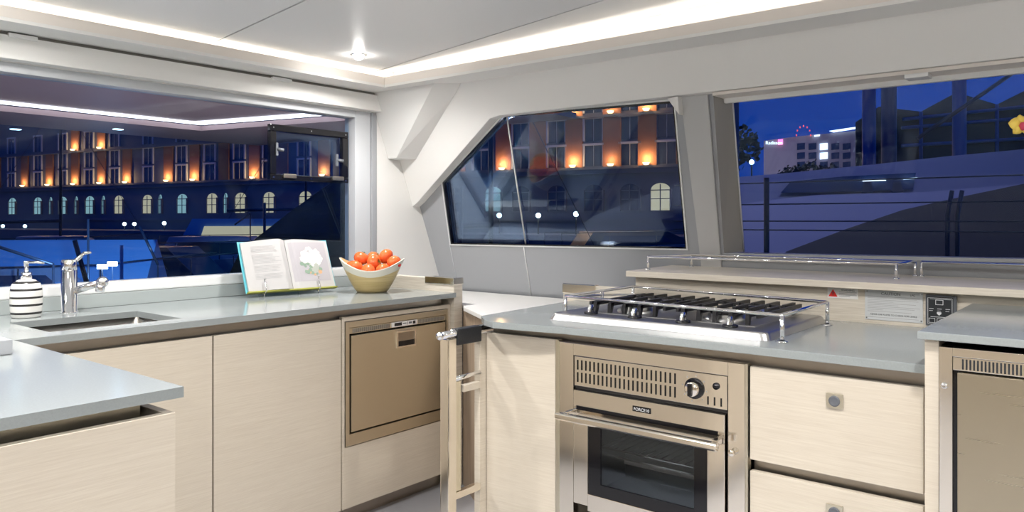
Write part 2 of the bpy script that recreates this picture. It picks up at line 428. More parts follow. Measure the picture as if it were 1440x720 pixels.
# downlights
dl0 = None
for i, (x, y) in enumerate([(-2.652, 2.184), (-2.58, .84), (-2.6, -.1), (-1.45, 1.15), (-1.45, .0), (-.2, 1.35), (-.2, .1), (1.1, 1.4), (1.1, .1), (-1.45, -1.2), (-.2, -1.2), (1.1, -1.2)]):  # first lamp is in view; most others are added to light the room
    if dl0 is None:
        t = thing('downlight', (x, y, CZ_), 'lit round downlight in the white ceiling by the room corner', 'ceiling light', 'recessed ceiling downlights'); dl0 = t
        MB().lathe([(.0, -.001), (.024, -.001), (.024, -.004), (.034, -.004), (.036, -.001), (.036, .0)], (x, y, CZ_), 28).build('bezel', M['chrome'], t)
        MB().lathe([(0, -.024), (.010, -.022), (.018, -.016), (.0225, -.009), (.0235, -.0042)], (x, y, CZ_), 24).build('lens', M['bulb'], t)
    else:
        t = copy_tree(dl0); t.location = (x, y, CZ_)
        t['label'] = 'unseen downlight in the saloon ceiling, put in to light the room'
    L = bpy.data.lights.new('downlight_beam', 'SPOT'); L.energy = 46; L.color = (1, .965, .92)
    L.spot_size = math.radians(165); L.spot_blend = .9; L.shadow_soft_size = .04
    lo = bpy.data.objects.new('downlight_beam', L); COL.objects.link(lo); lo.location = (x, y, CZ_-.04)

exec_later = []
# ------------------------------------------------------------------ left run: cabinets, worktop, sink
FX = -2.42
def door_panel(mb, y0, y1, z0, z1, x=FX, th=.02): return mb.box(x-th, x, y0, y1, z0, z1, .0015)
t = thing('base_cabinet', (-2.7, 1.07, FL), 'pale oak base cabinet with one door under the sink', 'cabinet', 'oak galley cabinets')
MB().box(-3.03, FX-.022, .775, .79, .11, .84).box(-3.03, FX-.022, 1.345, 1.358, .11, .84).box(-3.03, FX-.022, .79, 1.345, .11, .125).build('carcass', M['oak'], t)
door_panel(MB(), .77, 1.366, .108, .858).build('door', M['oak'], t)
MB().box(-2.50, -2.485, .775, 1.36, FL, .11).build('toe_kick', M['steel_dark'], t)
t = thing('base_cabinet', (-2.7, 1.64, FL), 'pale oak base cabinet with a plain door left of the steel fridge', 'cabinet', 'oak galley cabinets')
MB().box(-3.03, FX-.022, 1.372, 1.384, .11, .84).box(-3.03, FX-.022, 1.888, 1.902, .11, .84).box(-3.03, FX-.022, 1.384, 1.888, .11, .125).build('carcass', M['oak'], t)
door_panel(MB(), 1.372, 1.906, .108, .858).build('door', M['oak'], t)
MB().box(-2.50, -2.485, 1.36, 1.908, FL, .11).build('toe_kick', M['steel_dark'], t)
t = thing('base_cabinet', (-2.7, 2.21, FL), 'pale oak cabinet that houses the steel fridge drawer', 'cabinet', 'oak galley cabinets')
fm = MB(); fm.box(FX-.02, FX, 1.912, 1.924, .108, .866, .001).box(FX-.02, FX, 1.924, 2.522, .848, .866, .001).box(FX-.02, FX, 2.506, 2.522, .35, .848, .001)
fm.build('face_frame', M['oak'], t)
door_panel(MB(), 1.924, 2.522, .108, .350).build('drawer_front', M['oak'], t)
MB().box(-3.03, -2.445, 1.912, 1.920, .11, .84).build('side_panel', M['oak'], t); MB().box(-3.03, -2.445, 2.512, 2.522, .11, .84).build('side_panel', M['oak'], t)
MB().box(-2.50, -2.485, 1.908, 2.522, FL, .11).build('toe_kick', M['steel_dark'], t)

# fridge drawer
t = thing('fridge', (-2.7, 2.215, .355), 'brushed steel drawer fridge built into the oak cabinet', 'fridge')
MB().box(-3.0, FX-.022, 1.93, 2.50, .36, .84).build('body', M['black'], t)
fr = MB(); X0, X1 = FX-.018, FX+.005
fr.box(X0, X1, 1.926, 1.944, .354, .846, .001).box(X0, X1, 2.492, 2.504, .354, .846, .001)
fr.box(X0, X1, 1.944, 2.492, .822, .846, .001).box(X0, X1, 1.944, 2.492, .354, .400, .001)
fr.build('frame', M['steel'], t)
MB().box(FX-.014, FX+.006, 1.952, 2.486, .407, .790, .002).build('door', M['steel'], t)
v = MB().box(FX-.014, FX+.002, 1.946, 2.490, .797, .820)
vg = v.build('vent_strip', M['steel'], t)
for a_, b2_ in ((0, 34), (62, 90)):
    g = MB()
    for k in range(a_, b2_):
        y = 1.962+k*.0058; g.box(FX+.002, FX+.0032, y, y+.0028, .8, .817)
    g.build('grille', M['taupe'], vg)
dp = MB().box(FX, FX+.006, 2.167, 2.31, .799, .819, .001).build('display', M['label_white'], t)
MB().box(FX+.006, FX+.0066, 2.180, 2.222, .803, .816).build('screen', M['black'], dp); MB().box(FX+.006, FX+.0066, 2.285, 2.300, .803, .816).build('screen', M['black'], dp)
MB().box(FX+.006, FX+.0065, 2.227, 2.248, .808, .812).box(FX+.006, FX+.0066, 2.254, 2.257, .803, .816).box(FX+.006, FX+.0066, 2.262, 2.279, .806, .814).build('button', M['panel_grey'], dp)
h = MB()
h.box(FX+.006, FX+.011, 2.19, 2.301, .773, .781, .001).box(FX+.006, FX+.011, 2.19, 2.301, .708, .716, .001)
h.box(FX+.006, FX+.011, 2.19, 2.198, .716, .773, .001).box(FX+.006, FX+.011, 2.293, 2.301, .716, .773, .001)
h.build('handle', M['polish'], t)
MB().box(FX+.0062, FX+.0072, 2.198, 2.293, .736, .773).build('handle_cup', M['steel_dark'], t)
MB().box(FX+.0062, FX+.0085, 2.20, 2.291, .716, .737, .001).build('latch', M['gloss_black'], t)

# end panel of the left run, with chrome cap
t = thing('end_panel', (-2.72, 2.555, FL), 'tall oak end panel rising above the worktop behind the fruit bowl', 'panel')
MB().box(-3.045, -2.40, 2.527, 2.583, FL, .979, .002).build('board', M['oaky'], t)
MB().box(-2.585, -2.397, 2.523, 2.587, .954, .985, .003).build('metal_cap', M['polish'], t)

# worktop (L shaped, with sink cut-out), recess strip
WT0, WT1 = .899, .92
SX0, SX1, SY0, SY1 = -2.80, -2.475, .885, 1.290
xs = [-3.04, SX0, SX1, -2.385, -1.462]; ys = [-.62, .765, SY0, SY1, 2.525]
t = thing('worktop', (-2.7, .9, WT0), 'grey stone worktop of the left run with a sink cut out', 'worktop')
MB().grid_slab(xs, ys, lambda x, y: (x < -2.385 or y < .765) and not (SX0 < x < SX1 and SY0 < y < SY1), WT0, WT1).build('slab', M['stone'], t)
r = MB().box(-2.475, -2.455, .745, 2.50, .845, WT0-.0005)
r.build('recess_strip', M['steel_dark'], t)
r = MB().box(-2.455, -1.52, .690, .706, .845, WT0-.0005).box(-1.536, -1.52, -.6, .690, .80, WT0-.0005)
r.build('recess_strip', M['steel'], t)
o = MB().box(WL+.008, -3.03, -.60, 2.52, WT1+.0005, .971, .002).build('splashback', M['stone_edge'])
o['label'] = 'low pale grey splashback under the left window'; o['category'] = 'splashback'; rebase(o)

# peninsula cabinet (toward the camera)
t = thing('base_cabinet', (-1.9, .1, FL), 'pale oak cabinet at the end of the near worktop', 'cabinet', 'oak galley cabinets')
MB().box(-1.48, -1.46, -.60, .747, .10, .873, .0015).build('front_panel', M['oak'], t)
MB().box(-2.44, -1.48, .729, .747, .10, .873, .0015).build('side_panel', M['oak'], t)
MB().box(-2.44, -1.55, -.58, .68, .10, .79).build('carcass', M['oak'], t)
MB().box(-2.44, -1.52, -.58, .70, FL, .10).build('toe_kick', M['steel_dark'], t)
# grey corner plinth on the near worktop at the picture edge
o = MB().box(-2.40, -2.139, .40, .684, WT1+.0005, .956, .003).build('raised_plinth', M['greywall'])
o['label'] = 'low grey stone block on the near worktop'; o['category'] = 'plinth'; rebase(o)

# sink
t = thing('sink', (-2.64, 1.088, .72), 'rectangular brushed steel sink set under the grey worktop', 'sink')
b = bmesh.new(); bmesh.ops.create_cube(b, size=1)
for v in b.verts: v.co = Vector(((SX0+SX1)/2+v.co.x*(SX1-SX0+.012), (SY0+SY1)/2+v.co.y*(SY1-SY0+.012), .81+v.co.z*.178))
bmesh.ops.delete(b, geom=[f for f in b.faces if f.normal.z > .5], context='FACES')
bmesh.ops.bevel(b, geom=[e for e in b.edges if not e.is_boundary], offset=.025, segments=4, profile=.5, affect='EDGES')
bmesh.ops.reverse_faces(b, faces=b.faces[:])
for f in b.faces: f.smooth = True
m_ = MB()._merge(b); o = m_.build('basin', M['steel_sink'], t)
sm = o.modifiers.new('s', 'SOLIDIFY'); sm.thickness = .0015; sm.offset = 1
MB().lathe([(0, .7225), (.03, .7225), (.042, .7245), (.042, .7215)], (-2.64, 1.06, 0), 24).build('drain', M['chrome'], t)

# faucet
fx, fy = -2.93, 1.112
t = thing('faucet', (fx, fy, WT1), 'chrome mixer tap with a pull-out spout behind the sink', 'faucet')
MB().lathe([(0, 0), (.030, 0), (.030, .004), (.0255, .007), (.0255, .15), (.0245, .152), (.0255, .154), (.0255, .184), (.022, .189), (0, .189)], (fx, fy, WT1), 32).build('body', M['chrome'], t)
MB().tube([(fx, fy+.012, 1.098), (fx, fy+.034, 1.115), (fx, fy+.05, 1.130)], [.008, .007, .006], 10).tube([(fx, fy+.048, 1.130), (fx+.004, fy+.072, 1.132)], [.0065, .004], 8).build('lever', M['chrome'], t)
s0 = Vector((fx, fy, .992)); s1_ = Vector((-2.835, 1.185, 1.030))
MB().tube([s0, s0.lerp(s1_, .5), s1_], [.013, .0125, .0125], 14).build('spout', M['chrome'], t)
b = bmesh.new(); bmesh.ops.create_uvsphere(b, u_segments=20, v_segments=14, radius=.020)
MB()._merge(b, Matrix.Translation(s1_), True).tube([s1_+Vector((-.002, -.004, -.006)), s1_+Vector((-.004, -.008, -.034))], [.016, .0145], 16).build('spray_head', M['chrome'], t)

# soap dispenser
sx_, sy_ = -2.915, .972
t = thing('soap_dispenser', (sx_, sy_, WT1), 'white soap bottle with black stripes and a chrome pump', 'soap dispenser')
MB().lathe([(0, 0), (.039, 0), (.044, .004), (.0475, .03), (.0485, .06), (.0485, .09), (.046, .115), (.040, .130), (.026, .141), (.0165, .144), (0, .144)], (0, 0, 0), 36).build('bottle', M['striped'], t, local=True)
pm = MB().lathe([(0, .143), (.0165, .143), (.0165, .168), (.013, .170), (.0075, .171), (.0075, .205), (.009, .206), (.009, .212), (0, .213)], (0, 0, 0), 24)
pm.tube([(0, 0, .208), (.022, .028, .208), (.034, .042, .203)], [.0055, .005, .004], 8)
pb_ = pm.build('pump', M['chrome'], t, local=True)
for ch in t.children:
    for v in ch.data.vertices: v.co.z *= .895

# ------------------------------------------------------------------ fruit bowl and tomatoes
bx, by = -2.715, 2.315
vdir = math.atan2(by, bx)
lat = Vector((CS, SN, 0))
lat_a = math.atan2(SN, CS)+.10
t = thing('fruit_bowl', (bx, by, WT1), 'boat shaped bamboo bowl with a cream rim holding tomatoes', 'bowl')
def bowl_pt(a, s, inner=False):
    """a angle round the bowl, s 0 (foot) .. 1 (rim)"""
    L = abs(math.cos(a))
    rimz = .102+.050*L**1.9*(1.0 if math.cos(a) > 0 else 1.12)
    rx = .066+(.148-.066)*s**.80; ry = .062+(.115-.062)*s**.75
    z = rimz*s
    if inner: rx -= .006; ry -= .006; z = .008+(rimz-.008)*s
    return Vector((rx*math.cos(a), ry*math.sin(a), z))
def bowl_surface(mb, s0, s1, inner, n=9, seg=64):
    b = bmesh.new(); R = []
    for i in range(n+1):
        s = s0+(s1-s0)*i/n
        R.append([b.verts.new(bowl_pt(2*PI*k/seg, s, inner)) for k in range(seg)])
    for i in range(n):
        for k in range(seg):
            f = b.faces.new((R[i][k], R[i][(k+1) % seg], R[i+1][(k+1) % seg], R[i+1][k])); f.smooth = True
            if inner: f.normal_flip()
    if s0 == 0:
        f = b.faces.new(R[0]); f.normal_flip() if not inner else None
    return mb, b, R
RZ = Matrix.Rotation(lat_a, 4, 'Z')
mb, b, R = bowl_surface(MB(), 0, .70, False); o = MB()._merge(b, RZ).build('bowl_body', M['bamboo'], t, local=True)
mb, b, R = bowl_surface(MB(), .70, 1.0, False, 4)
seg = 64
inn = [b.verts.new(bowl_pt(2*PI*k/seg, 1, True)) for k in range(seg)]
for k in range(seg): b.faces.new((R[-1][k], R[-1][(k+1) % seg], inn[(k+1) % seg], inn[k]))
o = MB()._merge(b, RZ).build('rim', M['lacquer'], t, local=True)
mb, b, R = bowl_surface(MB(), 0, 1.0, True); o = MB()._merge(b, RZ).build('lining', M['bowl_in'], t, local=True)
pp = bowl_pt(-.42, .86); nn = Vector((math.cos(-.42), math.sin(-.42)*1.2, -.1)).normalized()
rot = nn.to_track_quat('Z', 'Y').to_matrix().to_4x4()
MB().lathe([(0, .0025), (.006, .0025), (.0125, .0015), (.0125, -.001)], (0, 0, 0), 16, mtx=RZ @ Matrix.Translation(pp) @ rot, sx=1, sy=.62).build('grip_hole', M['red'], t, local=True, label='dark red oval grip hole')
# tomatoes: one prototype, then copies
def tomato_mesh():
    b = bmesh.new(); bmesh.ops.create_uvsphere(b, u_segments=24, v_segments=16, radius=.0325)
    for v in b.verts:
        r = math.hypot(v.co.x, v.co.y); a = math.atan2(v.co.y, v.co.x)
        k = 1+.025*math.cos(5*a)*(r/.034)
        v.co.x *= k; v.co.y *= k; v.co.z *= .86
        if v.co.z > 0: v.co.z -= .006*math.exp(-(r/.009)**2)
    for f in b.faces: f.smooth = True
    return b
TOM = [ # lateral, toward camera, height, tilt, label
    (-.062, -.018, .115, .5, 'orange red tomato in front at the left end of the bowl'),
    (-.012, -.048, .104, .9, 'tomato lowest at the front of the bowl by the rim'),
    (.042, -.046, .106, .6, 'tomato half hidden behind the front rim right of centre'),
    (-.085, .018, .112, .4, 'dark orange tomato at the far left end of the bowl'),
    (-.052, .008, .148, .3, 'upper left tomato resting on the left pair in the bowl'),
    (.014, -.006, .135, .5, 'tomato in the middle of the heap in the bowl'),
    (.012, .046, .150, .2, 'tomato at the back of the heap in the bowl'),
    (.066, .012, .152, .7, 'largest looking tomato on top right of the heap'),
    (.098, -.012, .138, .8, 'rightmost tomato against the high tip of the bowl'),
    ]
def _relax(T):
    P = [Vector(t[:3]) for t in T]
    for it in range(300):
        for i in range(len(P)):
            for j in range(i):
                d = P[i]-P[j]; d.z /= .88; l = d.length
                if l < .0665:
                    m = d.normalized()*(.0665-l)*.5; m.z *= .7; P[i] += m; P[j] -= m
        for p in P:
            lx, ly = .104, .072; q = math.sqrt((p.x/lx)**2+(p.y/ly)**2)
            if q > 1: p.x /= q; p.y /= q
            p.z = max(p.z, .098)
    return [(*p, *t[3:]) for p, t in zip(P, T)]
TOM = _relax(TOM)
vx = Vector((math.cos(lat_a), math.sin(lat_a), 0)); vy = Vector((-math.sin(lat_a), math.cos(lat_a), 0))
tom0 = None
for i, (a, d, z, tl, lab) in enumerate(TOM):
    p = Vector((bx, by, WT1))+vx*a+vy*d+Vector((0, 0, z))
    if tom0 is None:
        o = MB()._merge(tomato_mesh()).build('tomato', M['tomato']); tom0 = o
        c = MB()
        for k in range(5):
            a5 = k*2*PI/5
            c.prism([(0, 0, .0245), (.006*math.cos(a5-.3), .006*math.sin(a5-.3), .0262), (.013*math.cos(a5), .013*math.sin(a5), .0288), (.006*math.cos(a5+.3), .006*math.sin(a5+.3), .0262)], (0, 0, .0006))
        c.tube([(0, 0, .0235), (0, 0, .031)], .0014, 6)
        c.build('calyx', M['calyx'], o, local=True)
    else: o = copy_tree(tom0)
    o.location = p; s = random.uniform(1.0, 1.1)*(1.08 if i == 7 else 1); o.scale = (s, s, s)
    o.rotation_euler = (random.uniform(-.9, .5)+2.2*(i % 2), random.uniform(-.5, .5), random.uniform(0, 6))
    o['label'] = lab; o['category'] = 'tomato'; o['group'] = 'tomatoes in the fruit bowl'

# ------------------------------------------------------------------ open cookbook on a wire stand
bw, bh = .425, .232
bk = Vector((-2.884, 2.007, WT1)); da = math.atan2(.987, .145)
lean = math.radians(24)
# local frame: u along the shelf, n out of the page, h up the page
U = Vector((math.cos(da), math.sin(da), 0)); NB = Vector((math.sin(da), -math.cos(da), 0))
Hd = (Vector((0, 0, 1))*math.cos(lean)-NB*math.sin(lean)); Nn = (NB*math.cos(lean)+Vector((0, 0, 1))*math.sin(lean))
MT = Matrix((( U.x, Nn.x, Hd.x, 0), (U.y, Nn.y, Hd.y, 0), (U.z, Nn.z, Hd.z, .016), (0, 0, 0, 1)))
t = thing('cookbook', bk, 'open cookbook with a teal cover leaning on its stand', 'book')
def page_t(u):
    if u < -.005: q = (-u)/(bw/2); return .006+.020*math.sin(min(1, (1-q)*1.0+.02)*PI*.62)**1.2*min(1, (-u)/.03)
    q = u/(bw/2); return .006+.011*math.sin(min(1, (1-q)+.02)*PI*.62)**1.2*min(1, max(u, 0)/.03)
def page_block(mb, u0, u1, n=24):
    b = bmesh.new(); rows = []
    for i in range(n+1):
        u = u0+(u1-u0)*i/n
        hh = bh-.004+.010*math.sin((u+bw/2)/bw*PI)
        rows.append([b.verts.new((u, .004, .003)), b.verts.new((u, .004+page_t(u), .003)), b.verts.new((u, .004+page_t(u), hh)), b.verts.new((u, .004, hh))])
    for i in range(n):
        for k in range(4):
            f = b.faces.new((rows[i][k], rows[i][(k+1) % 4], rows[i+1][(k+1) % 4], rows[i+1][k]))
    b.faces.new(rows[0]); b.faces.new(rows[-1][::-1]); bmesh.ops.recalc_face_normals(b, faces=b.faces[:])
    return mb._merge(b, MT)
MB().box(-bw/2, bw/2, 0, .004, 0, bh+.004, .001, MT).build('cover', M['teal'], t, local=True)
MB().box(-bw/2+.003, bw/2-.003, .0042, .024, -.003, .0028, 0, MT).build('bottom_edge', M['olive'], t, local=True)
page_block(MB(), -bw/2+.010, -.001).build('page_block', M['paper'], t, local=True)
pr = page_block(MB(), .001, bw/2-.006).build('page_block', M['paper'], t, local=True)
lines = MB()
def strip_on_page(mb, u0, u1, h0, h1, lift=.0006, n=6):
    b = bmesh.new(); rows = []
    for i in range(n+1):
        u = u0+(u1-u0)*i/n; y = .004+page_t(u)+lift
        rows.append((b.verts.new((u, y, h0)), b.verts.new((u, y, h1))))
    for i in range(n): b.faces.new((rows[i][0], rows[i+1][0], rows[i+1][1], rows[i][1]))
    return mb._merge(b, MT)
rr = random.Random(3)
for k in range(24):
    h = .205-k*.0065
    if k in (5, 13, 19): continue
    strip_on_page(lines, -.165, -.165+rr.uniform(.09, .125), h, h+.0017)
lines.build('text_block', M['ink'], t, local=True)
cols = {'petal_print': (.72, .71, .67), 'leaf_print': (.24, .34, .26), 'pot_print': (.40, .42, .38), 'peach_print': (.62, .36, .20)}
for nm, c in cols.items(): M[nm] = plain(nm, c, .5)
M['photo_bg'] = plain('photo_ground', (.43, .41, .44), .5)
strip_on_page(MB(), .012, .192, .035, .222, .0005, 12).build('photo_ground', M['photo_bg'], t, local=True)
def disc(mb, u, h, r, lift, n=9):
    b = bmesh.new()
    b.faces.new([b.verts.new((u+r*math.cos(2*PI*k/n)*rr.uniform(.8, 1.15), .004+page_t(u)+lift+.0003, h+r*math.sin(2*PI*k/n)*rr.uniform(.8, 1.15))) for k in range(n)])
    return mb._merge(b, MT)
for nm, n_, (cu_, ch), (ru, rh), rad in (('pot_print', 1, (.105, .10), (0, 0), .036), ('leaf_print', 34, (.105, .105), (.055, .035), .008), ('peach_print', 6, (.115, .083), (.03, .02), .009), ('petal_print', 70, (.11, .152), (.052, .042), .011)):
    mb = MB()
    for k in range(n_):
        a = rr.uniform(0, 2*PI); q = math.sqrt(rr.random())
        disc(mb, cu_+ru*q*math.cos(a), ch+rh*q*math.sin(a), rad*rr.uniform(.6, 1.2) if n_ > 1 else rad, .0008+.00002*k)
    mb.build('flower_print', M[nm], t, local=True)
t = thing('book_stand', bk, 'wire book stand with two prongs holding the cookbook', 'book stand')
for u in (-.135, .118):
    m_ = MB()
    m_.tube([(u, .034, .050), (u, .035, .012), (u, .034, -.004), (u, .0, -.006), (u, -.004, .0), (u, -.006, .18)], .0022, 8, MT)
    m_.tube([(u, .034, .050), (u+.004, .034, .053), (u+.008, .034, .050)], .002, 6, MT)
    m_.build('prong', M['chrome'], t, local=True)
MB().tube([(-.135, -.0065, .15), (.118, -.0065, .15)], .0022, 8, MT).build('crossbar', M['chrome'], t, local=True); MB().tube([(-.135, -.0065, .02), (.118, -.0065, .02)], .0022, 8, MT).build('crossbar', M['chrome'], t, local=True)
gz = []
for u in (-.1, .09):
    p = MT @ Vector((u, -.0075, .15)); gz.append(p)
    MB().tube([p, (p.x-.045, p.y, -.0)], .0022, 8).build('back_leg', M['chrome'], t, local=True)
for u in (-.135, .118):
    p = MT @ Vector((u, .01, -.006)); MB().tube([p, (p.x, p.y, 0)], .0028, 8).build('foot', M['chrome'], t, local=True)

# ------------------------------------------------------------------ stairwell rail, ledge and stair panel
t = thing('stair_rail', (-1.705, 1.84, FL), 'polished steel stair rail with a black leather grip beside the oak cabinet', 'rail')
MB().box(-1.726, -1.690, 1.753, 1.791, FL, .872, .004).build('post', M['polish'], t)
tp = MB(); tp.tube([(-1.704, 1.728, .883), (-1.704, 1.98, .889)], .012, 12)
b = bmesh.new(); bmesh.ops.create_uvsphere(b, u_segments=16, v_segments=10, radius=.0135); tp._merge(b, Matrix.Translation((-1.704, 1.729, .883)), True)
tp.build('top_rail', M['chrome'], t)
MB().box(-1.7195, -1.688, 1.795, 1.912, .846, .8985, .006, seg=3).build('leather_grip', M['leather'], t)
MB().tube([(-1.70, 1.785, .737), (-1.70, 1.915, .742)], .0075, 10).build('middle_rail', M['chrome'], t)
MB().box(-1.712, -1.692, 1.792, 1.910, .352, .374, .003).build('bottom_rail', M['polish'], t)
MB().box(-1.716, -1.698, 1.792, 1.820, .375, .728, .001).build('inner_stile', M['steel'], t)
MB().box(-1.712, -1.694, 1.83, 1.910, .690, .712, .001).build('middle_bar', M['oak'], t)
t_ledge = MB().prism([(-3.04, 2.59, .842), (-2.40, 2.59, .842), (-2.335, 2.52, .842), (-1.99, 2.29, .842), (-1.80, 2.16, .842), (-1.80, 2.66, .842), (-1.86, 2.66, .842), (-1.86, 3.10, .842), (-3.04, 3.10, .842)], (0, 0, .018), .003).build('ledge', M['label_white'])
t_ledge['label'] = 'white ledge over the stairwell below the centre window'; t_ledge['category'] = 'ledge'; rebase(t_ledge)
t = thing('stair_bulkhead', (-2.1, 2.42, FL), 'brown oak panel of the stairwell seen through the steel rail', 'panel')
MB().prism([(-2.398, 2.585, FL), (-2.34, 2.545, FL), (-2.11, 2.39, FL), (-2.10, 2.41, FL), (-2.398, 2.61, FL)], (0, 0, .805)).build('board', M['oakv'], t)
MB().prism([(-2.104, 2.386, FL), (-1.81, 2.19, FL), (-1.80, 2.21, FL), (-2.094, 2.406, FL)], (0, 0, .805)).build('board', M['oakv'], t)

# ------------------------------------------------------------------ right block
RY = 1.965
WB = 2.62
t = thing('base_cabinet', (-1.56, 2.25, FL), 'pale oak cabinet left of the oven beside the stair rail', 'cabinet', 'oak galley cabinets')
MB().prism([(-1.696, 1.945, .10), (-1.426, RY, .10), (-1.426, RY+.02, .10), (-1.696, 1.965, .10)], (0, 0, .772), .0015).build('front_panel', M['oak'], t)
MB().box(-1.724, -1.699, 1.914, 2.61, FL, .869, .0015).build('side_panel', M['oak'], t)
MB().box(-1.695, -1.43, 2.0, 2.6, FL, .80).build('carcass', M['oak'], t)
MB().box(-1.4245, -1.4125, RY-.001, RY+.02, .10, .872, .001).build('edge_strip', M['steel'], t)

t = thing('worktop', (-1.05, 2.25, WT0), 'grey stone worktop carrying the gas hob', 'worktop')
MB().prism([(-.372, 1.945, WT0), (-1.0, 1.938, WT0), (-1.36, 1.922, WT0), (-1.52, 1.893, WT0), (-1.615, 1.882, WT0), (-1.68, 1.912, WT0), (-1.747, 1.975, WT0), (-1.765, 2.2, WT0), (-1.79, WB, WT0), (-.372, WB, WT0)], (0, 0, WT1-WT0), .002).build('slab', M['stone'], t)
MB().prism([(-.372, 2.0, .80), (-1.42, 2.0, .80), (-1.69, 1.972, .80), (-1.69, 1.988, .80), (-1.42, 2.016, .80), (-.372, 2.016, .80)], (0, 0, WT0-.801)).build('recess_strip', M['steel_dark'], t)

# oven
OX0, OX1 = -1.405, -.803
t = thing('oven', (-1.104, 2.2, .30), 'built-in steel gas oven with a slotted control panel', 'oven')
F_ = RY-.003
MB().box(OX0+.02, OX1-.02, RY+.24, RY+.50, .30, .79).build('body', M['black'], t)
fr = MB()
fr.box(OX0, -1.352, F_-.004, F_+.02, .26, .868, .001).box(-.850, OX1, F_-.004, F_+.02, .26, .868, .001)
fr.box(-1.352, -.850, F_-.004, F_+.02, .831, .868, .001)
fr.build('frame', M['polish'], t)
MB().box(OX0-.006, OX0-.0005, F_-.002, F_+.02, .26, .868).build('edge_strip', M['steel'], t); MB().box(OX1+.0005, OX1+.007, F_-.002, F_+.02, .26, .868).build('edge_strip', M['steel'], t)
cp = MB().box(-1.349, -.853, F_-.002, F_+.015, .7385, .829, .001).build('control_panel', M['polish'], t)
for r_ in range(2):
    sl = MB()
    for k in range(23):
        x = -1.337+k*.0150
        z0 = .788 if r_ == 0 else .750
        sl.box(x-.0023, x+.0023, F_-.0036, F_-.0021, z0, z0+.030, .0007)
    sl.build('vent_grille', M['gloss_black'], cp)
sl = MB()
for k in range(3): sl.box(-.908+k*.019-.002, -.908+k*.019+.002, F_-.0036, F_-.0021, .7455, .768, .0007)
sl.build('vent_grille', M['gloss_black'], cp)
TY = Matrix.Translation((0, F_-.002, 0)) @ Matrix.Rotation(PI/2, 4, 'X')      # lathe axis toward the viewer
def facing(mb, prof, x, z, y0, seg=28): return mb.lathe(prof, (0, 0, 0), seg, mtx=Matrix.Translation((x, y0, z)) @ Matrix.Rotation(PI/2, 4, 'X'))
kb = facing(MB(), [(.029, 0), (.029, .004), (.026, .006), (0, .006)], -.948, .784, F_-.002).build('dial_ring', M['gloss_black'], t)
kk = facing(MB(), [(.0195, 0), (.0195, .016), (.018, .018), (0, .018)], -.948, .784, F_-.008)
kk.build('knob', M['polish'], kb)
MB().box(-.9535, -.9425, F_-.036, F_-.026, .767, .801, .002).build('grip', M['gloss_black'], kb)
for a in range(-50, 260, 44):
    a = math.radians(a); x, z = -.948+.036*math.cos(a), .784+.036*math.sin(a)
    MB().box(x-.0012, x+.0012, F_-.0026, F_-.0021, z-.002, z+.002).build('dial_mark', M['ink'], cp)
facing(MB(), [(.0095, 0), (.0095, .004), (.005, .0045), (.005, .007), (0, .007)], -.884, .799, F_-.002, 20).build('igniter_button', M['gloss_black'], t)
MB().box(-1.349, -.853, F_+.004, F_+.02, .728, .7385).build('shadow_gap', M['black'], t)
# door
dr = MB(); DY = F_-.012
dr.box(-1.346, -.856, DY, F_+.012, .650, .727, .0015)
dr.box(-1.346, -1.294, DY, F_+.012, .380, .650, .0015).box(-.906, -.856, DY, F_+.012, .380, .650, .0015)
dr.box(-1.294, -.906, DY, F_+.012, .365, .417, .0015)
door = dr.build('door', M['polish'], t)
gb = MB(); gb.box(-1.294, -1.250, DY+.003, DY+.010, .417, .650).box(-.946, -.906, DY+.003, DY+.010, .417, .650).box(-1.250, -.946, DY+.003, DY+.010, .417, .452).box(-1.250, -.946, DY+.003, DY+.010, .635, .650)
gb.build('glass_border', M['gloss_black'], door)
MB().box(-1.250, -.946, DY+.004, DY+.009, .452, .635).build('oven_glass', M['pane_oven'], door)
cav = MB().box(-1.31, -1.30, F_+.02, F_+.23, .40, .70).box(-.90, -.89, F_+.02, F_+.23, .40, .70).box(-1.30, -.90, F_+.22, F_+.23, .40, .70).box(-1.30, -.90, F_+.02, F_+.22, .40, .41).box(-1.30, -.90, F_+.02, F_+.22, .69, .70)
M['cavity'] = plain('oven_enamel', (.30, .30, .30), .3)
cav.build('cavity', M['cavity'], t)
rk = MB()
for k in range(15): rk.tube([(-1.28+k*.0257, F_+.035, .553), (-1.28+k*.0257, F_+.21, .553)], .0022, 6)
rk.tube([(-1.295, F_+.033, .553), (-.905, F_+.033, .553)], .0035, 8).tube([(-1.295, F_+.033, .533), (-.905, F_+.033, .533)], .003, 8)
rk.box(-1.19, -.92, F_+.028, F_+.031, .520, .531)
rk.build('rack', M['chrome'], t)
hb = MB()
hz = .657
prof = [(-.057, .006), (-.061, .002), (-.061, -.010), (-.052, -.017), (-.040, -.012), (-.040, .006)]
hb.prism([(-1.374, DY+y, hz+z) for y, z in prof], (.520, 0, 0), .002)
hb.box(-1.352, -1.336, DY-.045, DY, hz-.006, hz+.010, .002).box(-.874, -.858, DY-.045, DY, hz-.006, hz+.010, .002)
hb.build('handle', M['polish'], door)
MB().box(-1.335, -.875, DY-.0012, DY-.0002, .668, .680).build('handle_slot', M['gloss_black'], door)
bd = MB().box(-1.137, -1.078, DY-.0020, DY-.0002, .694, .710, .0006).build('badge', M['gloss_black'], door)
text('lettering', 'FORCE10', .0125, M['ink_white'], bd, (-1.1075, DY-.0022, .6975), (PI/2, 0, 0), 'CENTER')
facing(MB(), [(.006, 0), (.006, .008), (.009, .010), (.009, .016), (.006, .019), (0, .019)], -.835, .63, F_-.004, 16).build('gimbal_lock', M['polish'], t)
MB().box(-1.405, -.803, F_-.0, F_+.02, FL, .255, .001).build('lower_panel', M['oak'], t)

